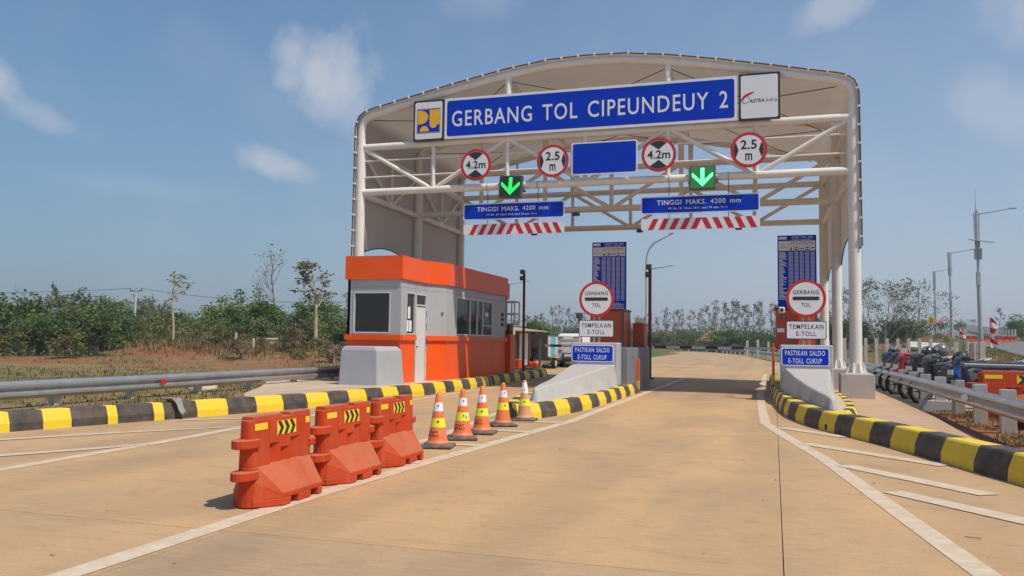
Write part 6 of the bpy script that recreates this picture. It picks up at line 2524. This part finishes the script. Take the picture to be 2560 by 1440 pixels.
teak('t5', 15, 8.0, .20, ['leaf_dull', 'leaf_olive', 'leaf_dark'], [0, 0, 1, 2], 8, .27, bark='bark_grey', fork=.34, spread=.36)
teak('t6', 16, 7.4, .30, ['leaf_brown', 'leaf_olive', 'leaf_brown'], [0, 1, 2], 7, .28, bark='bark_grey', fork=.30, spread=.50)


def umbrella(key, seed, H, Rx, ms, leaves, n):
    rng = random.Random(seed)
    tb, lb = MB(), MB()
    tips = []
    for k in range(5):
        a = 2 * math.pi * k / 5 + rng.uniform(-.4, .4)
        grow(tb, Vector((.1 * math.cos(a), .1 * math.sin(a), -.2)), Vector((.55 * math.cos(a), .45 * math.sin(a), 1)).normalized(), H * .42, .10, 3, rng, tips, .48, 2, .12, .14, 6)
    for tp, td in tips:
        tp = Vector((tp.x, tp.y, min(tp.z, H)))
        if rng.random() < .75:
            cluster(lb, tp, .42, n, .22, rng, ms)
    return proto_tree(key, 'spreading_tree', tb, lb, 'bark_grey', leaves, 'tree')


umbrella('u1', 21, 6.4, 3, [0, 0, 1, 2], ['leaf_dull', 'leaf_dark', 'leaf_mid'], 11)


def put(key, x, y, H=None, rz=0, label=None, group=None, base=None, sq=1.0):
    pr = TREES[key]
    hh = {'d1': 6.0, 'd2': 5.4, 'd3': 7.2, 'd4': 5.8, 'd5': 5.8, 's1': 2.4, 's2': 2.0, 's3': 1.5, 't1': 8.2, 't2': 7.4, 't3': 6.6, 't4': 8.0, 't5': 8.0, 't6': 7.4, 'u1': 6.4}[key]
    sc = (H or hh) / hh
    z = hgt(x, y) - .05 if base is None else base
    return dup(pr, (x, y, z), rz, label, group, (sc * sq, sc * sq, sc))


def ray_x(px, y):            # bearing of a point of the photograph, as X over Y, at eye level
    d = fw * F_PX + rt * (px - 1280) - up * (850 - 720)
    return d.x / d.y * y


HH = {'d1': 6.0, 'd2': 5.4, 'd3': 7.2, 'd4': 5.8, 'd5': 5.8, 's1': 2.4, 's2': 2.0, 's3': 1.5, 't1': 8.2, 't2': 7.4, 't3': 6.6, 't4': 8.0, 't5': 8.0, 't6': 7.4, 'u1': 6.4}


def eye_h(px, ytop, y):      # height whose top meets a sight line of the photograph
    d = fw * F_PX + rt * (px - 1280) - up * (ytop - 720)
    return CAM_H + d.z / d.y * y


def put_top(key, px, y, ytop, rz, label, group, sq=1.0):
    x = ray_x(px, y)
    return put(key, x, y, eye_h(px, ytop, y) - hgt(x, y) + .05, rz, label, group, sq=sq)


class Mass:
    """undergrowth that reads as one mass, gathered from the shrub meshes into one object"""
    def __init__(self):
        self.b, self.mats = MB(), []

    def add(self, key, x, y, H, rz, sq=1.0, base=None):
        sc = H / HH[key]
        z = (hgt(x, y) - .05) if base is None else base
        c, s_ = math.cos(rz), math.sin(rz)
        for ch in TREES[key].children:
            me = ch.data
            mi = []
            for m in me.materials:
                if m not in self.mats:
                    self.mats.append(m)
                mi.append(self.mats.index(m))
            o = len(self.b.v)
            k = sc * sq
            self.b.v += [(x + k * (v.co.x * c - v.co.y * s_), y + k * (v.co.x * s_ + v.co.y * c), z + sc * v.co.z) for v in me.vertices]
            for p in me.polygons:
                self.b.f.append(tuple(i + o for i in p.vertices))
                self.b.mi.append(mi[p.material_index])
                self.b.sm.append(False)

    def done(self, name, label):
        return solo(name, self.b, self.mats, label, kind='stuff', fix=False)


rng = random.Random(77)
LT = [(-25, 50, 748, 'd4', 'dull green tree cut by the left picture edge'), (28, 48, 742, 'd2', 'dark green tree near the left edge, left of the feathery trees'),
      (105, 56, 728, 'd5', 'thin olive tree left of the tallest feathery tree'), (170, 50, 706, 'd3', 'tallest feathery dark tree in the left woods'),
      (232, 58, 720, 'd4', 'dull green tree right of the tallest feathery tree'), (272, 78, 735, 'd1', 'mid green tree left of the utility pole'),
      (312, 112, 756, 'd4', 'dull tree just left of the utility pole'), (358, 116, 734, 'd5', 'yellowish tree right of the utility pole'),
      (398, 104, 742, 'd3', 'feathery tree behind the sparse young teak'), (440, 96, 778, 'd4', 'low dull tree right of the sparse young teak'),
      (492, 64, 782, 'd2', 'low dark tree at the left end of the big green clump'), (528, 62, 758, 'd1', 'dark rounded tree in the left part of the big green clump'),
      (575, 58, 742, 'd1', 'bright green tree in the middle of the big green clump'), (620, 60, 730, 'd2', 'tallest green tree of the clump left of the bare teak'),
      (660, 62, 744, 'd1', 'dark green tree at the foot of the bare teak'), (712, 80, 790, 'd4', 'low dull tree in the gap between the two teaks'),
      (752, 62, 742, 'd2', 'rounded dark tree left of the leafy teak trunk'), (800, 62, 738, 'd1', 'rounded tree right of the leafy teak trunk'),
      (842, 66, 775, 'd5', 'olive tree between the leafy teak and the booth'), (885, 62, 782, 'd4', 'dull tree half hidden behind the booth corner')]
for px, y, yt, k, lab in LT:
    put_top(k, px, y, yt, rng.uniform(0, 6.28), lab, 'trees of the left woods', sq=1.05 + rng.uniform(0, .2))
put_top('t3', 432, 41, 690, .6, 'sparse young teak with a pale bent stem on the dry mound', 'teaks of the left woods', sq=1.5)
put_top('t1', 683, 68, 648, 0, 'tall bare teak with upswept branches above the green clump', 'teaks of the left woods', sq=1.45)
put_top('t2', 788, 48, 667, 1.2, 'leafy brownish teak with a pale trunk left of the booth', 'teaks of the left woods', sq=1.75)
put_top('t4', 868, 74, 740, 1.2, 'sparse teak showing just left of the booth fascia', 'teaks of the left woods')
put_top('t4', 640, 78, 728, 2.2, 'small twiggy teak behind the green clump', 'teaks of the left woods')
SH = [(15, 31, 's2', 1.4, 'yellow green shrub at the lower left edge of the woods'), (92, 34, 's1', 2.2, 'dark round shrub above the small blue tarpaulin'),
      (172, 30, 's2', 1.3, 'bright yellow green bush below the tallest feathery tree'), (245, 35, 's1', 2.4, 'large dark bush left of the red soil mound'),
      (345, 46, 's2', 1.5, 'green scrub at the foot of the utility pole'), (560, 40, 's2', 1.2, 'low green bush left of the thin white stake'),
      (605, 37, 's3', 1.0, 'small green clump in the grass before the white post'), (735, 40, 's3', 1.3, 'dry bush between the two slab stacks'),
      (835, 38, 's3', 1.0, 'dry bush close to the grey concrete block')]
for px, y, k, H, lab in SH:
    put(k, ray_x(px, y), y, H, rng.uniform(0, 6.28), lab, 'shrubs along the left woods')
ms_ = Mass()
for i in range(44):
    px = -60 + 980 * i / 43 + rng.uniform(-8, 8)
    near = px < 290
    y = rng.uniform(32, 42) if near else rng.uniform(46, 58)
    k = rng.choice(['s1', 's1', 's2'])
    ms_.add(k, ray_x(px, y), y, (rng.uniform(1.8, 3.4) if near else rng.uniform(1.3, 2.5)), rng.uniform(0, 6.28), 1.15)
for i in range(26):
    px = rng.uniform(300, 900)
    y = rng.uniform(38, 47)
    ms_.add(rng.choice(['s3', 's3', 's2']), ray_x(px, y), y, rng.uniform(.35, .9), rng.uniform(0, 6.28), 1.2)
for i in range(14):
    px = rng.uniform(200, 480)
    y = rng.uniform(70, 95)
    ms_.add(rng.choice(['s1', 's2']), ray_x(px, y), y, rng.uniform(2.2, 3.6), rng.uniform(0, 6.28), 1.3)
ms_.done('undergrowth', 'tangled undergrowth at the foot of the left woods')

ORD = ['first', 'second', 'third', 'fourth', 'fifth', 'sixth', 'seventh', 'eighth', 'ninth', 'tenth', 'eleventh', 'twelfth', 'thirteenth', 'fourteenth', 'fifteenth', 'sixteenth', 'seventeenth', 'eighteenth',
       'nineteenth', 'twentieth', 'twenty first', 'twenty second', 'twenty third', 'twenty fourth', 'twenty fifth', 'twenty sixth']
TD = {'t4': 'half bare teak', 't5': 'grey green teak', 't6': 'brownish spreading teak'}
# teaks beyond the bend of the carriageway: left of the middle tariff board, then right of it
nl, nr = 9, 25
for i in range(nl + nr):
    left_ = i < nl
    px = 1292 + 172 * i / (nl - 1) + rng.uniform(-6, 6) if left_ else 1600 + 338 * ((i - nl) / (nr - 1)) + rng.uniform(-4, 4)
    y = rng.uniform(178, 200) if px < 1800 else rng.uniform(150, 180)
    yt = (rng.uniform(768, 790) if px > 1335 else 800) if left_ else (rng.uniform(785, 802) if px < 1660 else rng.uniform(768, 790) if px < 1760 else rng.uniform(758, 776))
    k = rng.choice(['t4', 't5', 't6', 't4', 't5'])
    lab = TD[k] + ' beyond the gate, ' + ORD[i if left_ else i - nl] + (' from left between shed and tariff board' if left_ else ' rightwards from the middle tariff board')
    put_top(k, px, y, yt, rng.uniform(0, 6.28), lab, 'teaks in the row beyond the gate', sq=.9)
ms_ = Mass()
for i in range(46):
    px = 1280 + 665 * i / 45 + rng.uniform(-6, 6)
    y = rng.uniform(174, 196) if px < 1800 else rng.uniform(146, 172)
    k = rng.choice(['s1', 's2', 's1', 's2', 's3'])
    ms_.add(k, ray_x(px, y), y, rng.uniform(2.2, 4.2), rng.uniform(0, 6.28), 1.5)
ms_.done('undergrowth', 'scrub beneath the teaks beyond the gate')
for px, y, yt, k, lab in ((1800, 150, 812, 'd2', 'dark flat topped tree above the red tiled roof'), (1722, 165, 824, 'd2', 'dark low tree left of the red tiled roof'), (1668, 172, 826, 'd5', 'olive low tree right of the camera pole'),
                          (1880, 155, 820, 'd4', 'dull low tree before the white fence posts'), (1925, 150, 824, 'd2', 'dark tree left of the right card machine'), (1590, 168, 800, 'd5', 'yellowish tree right of the middle card machine'),
                          (1318, 95, 792, 'd2', 'rounded dark tree above the shed roof'), (1368, 120, 806, 'd2', 'dark tree behind the generator and the van'), (1430, 150, 812, 'd4', 'dull tree above the roof of the white van')):
    put_top(k, px, y, yt, rng.uniform(0, 6.28), lab, 'low trees beyond the gate', sq=1.5)

# right side
put_top('u1', 2205, 106, 706, .4, 'large spreading tree with many thin stems right of the gate', 'trees on the right slope', sq=1.05)
put_top('u1', 2258, 112, 716, 2.4, 'spreading tree with greener tips nearest the far lamp', 'trees on the right slope', sq=1.0)
put_top('u1', 2130, 118, 730, 4.0, 'spreading tree partly behind the right gate columns', 'trees on the right slope')
ms_ = Mass()
for i in range(20):
    px = 2050 + 225 * i / 19
    y = rng.uniform(112, 130)
    ms_.add(rng.choice(['s1', 's1', 's2']), ray_x(px, y), y, rng.uniform(2.4, 4.0), rng.uniform(0, 6.28), 1.3)
for i in range(14):
    px = rng.uniform(2110, 2400)
    y = rng.uniform(84, 104)
    ms_.add('s3', ray_x(px, y), y, rng.uniform(.3, .8), rng.uniform(0, 6.28), 1.3)
ms_.done('undergrowth', 'dark bushes beneath the spreading trees on the right slope')
for px, y, yt, k, lab in ((2310, 250, 795, 'd1', 'dark far tree above the yellow diamond sign'), (2352, 262, 798, 'd2', 'dark far tree behind the 20 speed limit sign'), (2395, 255, 802, 'd2', 'dark far tree behind the second lamp'),
                          (2425, 250, 800, 'u1', 'flat topped far tree left of the nearest lamp'), (2455, 262, 812, 'd4', 'dull far tree behind the nearest lamp')):
    put_top(k, px, y, yt, rng.uniform(0, 6.28), lab, 'far trees behind the road signs', sq=1.5)
for px, y, yt, k, lab in ((2502, 170, 775, 't5', 'taller pale teak beside the bridge railing'), (2530, 165, 800, 'd1', 'green tree right of the pale teak by the bridge'), (2556, 160, 788, 'd2', 'green tree at the right picture edge'),
                          (2592, 165, 785, 'd4', 'dull green tree just beyond the right picture edge')):
    put_top(k, px, y, yt, rng.uniform(0, 6.28), lab, 'trees beyond the bridge railing', sq=1.25)

for s in TREES.values():
    for c in list(s.children):
        bpy.data.objects.remove(c)
    bpy.data.objects.remove(s)

# far wood that closes the horizon
rng = random.Random(9)
b = MB()
for i in range(520):
    a = rng.uniform(-62, 34)
    dist = rng.uniform(255, 330)
    x, y = math.sin(R(a)) * dist, math.cos(R(a)) * dist
    if x > 15:
        x, y = x * 1.3, y * 1.3
    zt = rng.uniform(3.0, 6.2) if a < 10 else rng.uniform(3, 7)
    m = rng.choice([0, 0, 0, 1, 2])
    for q in range(2):
        cluster(b, (x + rng.uniform(-2, 2), y, zt * (.4 + .45 * q)), 4.2, 34, 1.15, rng, [m])
solo('far_wood', b, ['leaf_dull', 'leaf_dark', 'leaf_olive'], 'distant wood closing the horizon', None, kind='stuff', fix=False)


# ------------------------------------------------------------------ grass
def tuft(b, x, y, z, h, n, rng, m):
    for _ in range(n):
        a = rng.uniform(0, 6.28)
        l_ = rng.uniform(.5, 1) * h
        w = rng.uniform(.012, .022) * (1 + h)
        dx, dy = math.cos(a), math.sin(a)
        bx, by = x + rng.gauss(0, .07), y + rng.gauss(0, .07)
        o = len(b.v)
        lean = rng.uniform(.15, .8) * l_
        b.v += [(bx - dy * w, by + dx * w, z - .02), (bx + dy * w, by - dx * w, z - .02), (bx + dx * lean, by + dy * lean, z + l_)]
        b.f.append((o, o + 1, o + 2))
        b.mi.append(m if rng.random() < .85 else 1 - m)
        b.sm.append(False)


rng = random.Random(31)
b = MB()
for i in range(15000):
    y = 8 + 44 * rng.random() ** 1.2
    x = -12.2 - rng.random() ** 1.3 * (14 + y * .85)
    nv = noise.noise(Vector((x * .16, y * .16, 2)))
    if nv < -.12 and rng.random() < .8:
        continue
    far = sm(10, 45, y)
    tuft(b, x, y, hgt(x, y), rng.uniform(.04, .10) + .22 * far * max(0, nv + .3), 4 if y < 25 else 3, rng, 0 if nv < .38 else 1)
# taller dry grass on the mound
for i in range(3200):
    x, y = rng.gauss(-29.5, 3.2), rng.gauss(41.5, 1.9)
    tuft(b, x, y, hgt(x, y), rng.uniform(.2, .6), 4, rng, 0)
solo('dry_grass', b, ['grass_dry', 'grass_green'], 'dry grass on the left verge and mound', None, kind='stuff', fix=False)
b = MB()
for i in range(4200):
    y = 7 + 14 * rng.random()
    x = rng.uniform(3.35, 7.0)
    if noise.noise(Vector((x * .9, y * .9, 2))) < 0 and rng.random() < .75:
        continue
    tuft(b, x, y, hgt(x, y), rng.uniform(.025, .09), 6, rng, 0 if rng.random() < .85 else 1)
for i in range(5200):
    y = 20 + 50 * rng.random()
    x = xe(y) - rng.random() ** 1.2 * 7
    if x < 4.3 or (x < 9.6 and y < 40):
        continue
    nv = noise.noise(Vector((x * .3, y * .2, 5)))
    tuft(b, x, y, hgt(x, y), rng.uniform(.05, .16), 4, rng, 0 if nv < .12 else 1)
solo('verge_grass', b, ['grass_dry', 'grass_green'], 'thin dry grass behind the right guardrail and on the slope', None, kind='stuff', fix=False)

# leaves, twigs and grit on the road
rng = random.Random(12)
b = MB()
for i in range(110):
    x, y = rng.uniform(-8, 3.2), rng.uniform(4, 24)
    s_ = rng.uniform(.006, .017)
    a = rng.uniform(0, 6.28)
    b.hexa([(x + s_ * math.cos(a + k * 1.57) * (1.6 if k % 2 else .6), y + s_ * math.sin(a + k * 1.57) * (1.6 if k % 2 else .6), .009) for k in range(4)],
           [(x + .8 * s_ * math.cos(a + k * 1.57) * (1.6 if k % 2 else .6), y + .8 * s_ * math.sin(a + k * 1.57) * (1.6 if k % 2 else .6), .009 + s_ * .35) for k in range(4)])
b.tube([(1.38, 7.25, .012), (1.44, 7.22, .015), (1.49, 7.23, .012)], .004, 5)
solo('road_litter', b, 'wood', 'scattered dry leaves, twigs and grit on the concrete', None, kind='stuff', fix=False)

# ------------------------------------------------------------------ air: thin haze over the whole scene
hm = bpy.data.materials.new('haze')
hm.use_nodes = True
ht = hm.node_tree
for n in list(ht.nodes):
    ht.nodes.remove(n)
pv = ht.nodes.new('ShaderNodeVolumePrincipled')
pv.inputs['Color'].default_value = (.80, .86, .95, 1)
pv.inputs['Density'].default_value = .0006
pv.inputs['Anisotropy'].default_value = .2
ho = ht.nodes.new('ShaderNodeOutputMaterial')
ht.links.new(pv.outputs[0], ho.inputs['Volume'])
b = MB().box(-1600, 1600, -70, 2600, -3.0, 40)
solo('haze', b, hm, kind='stuff')
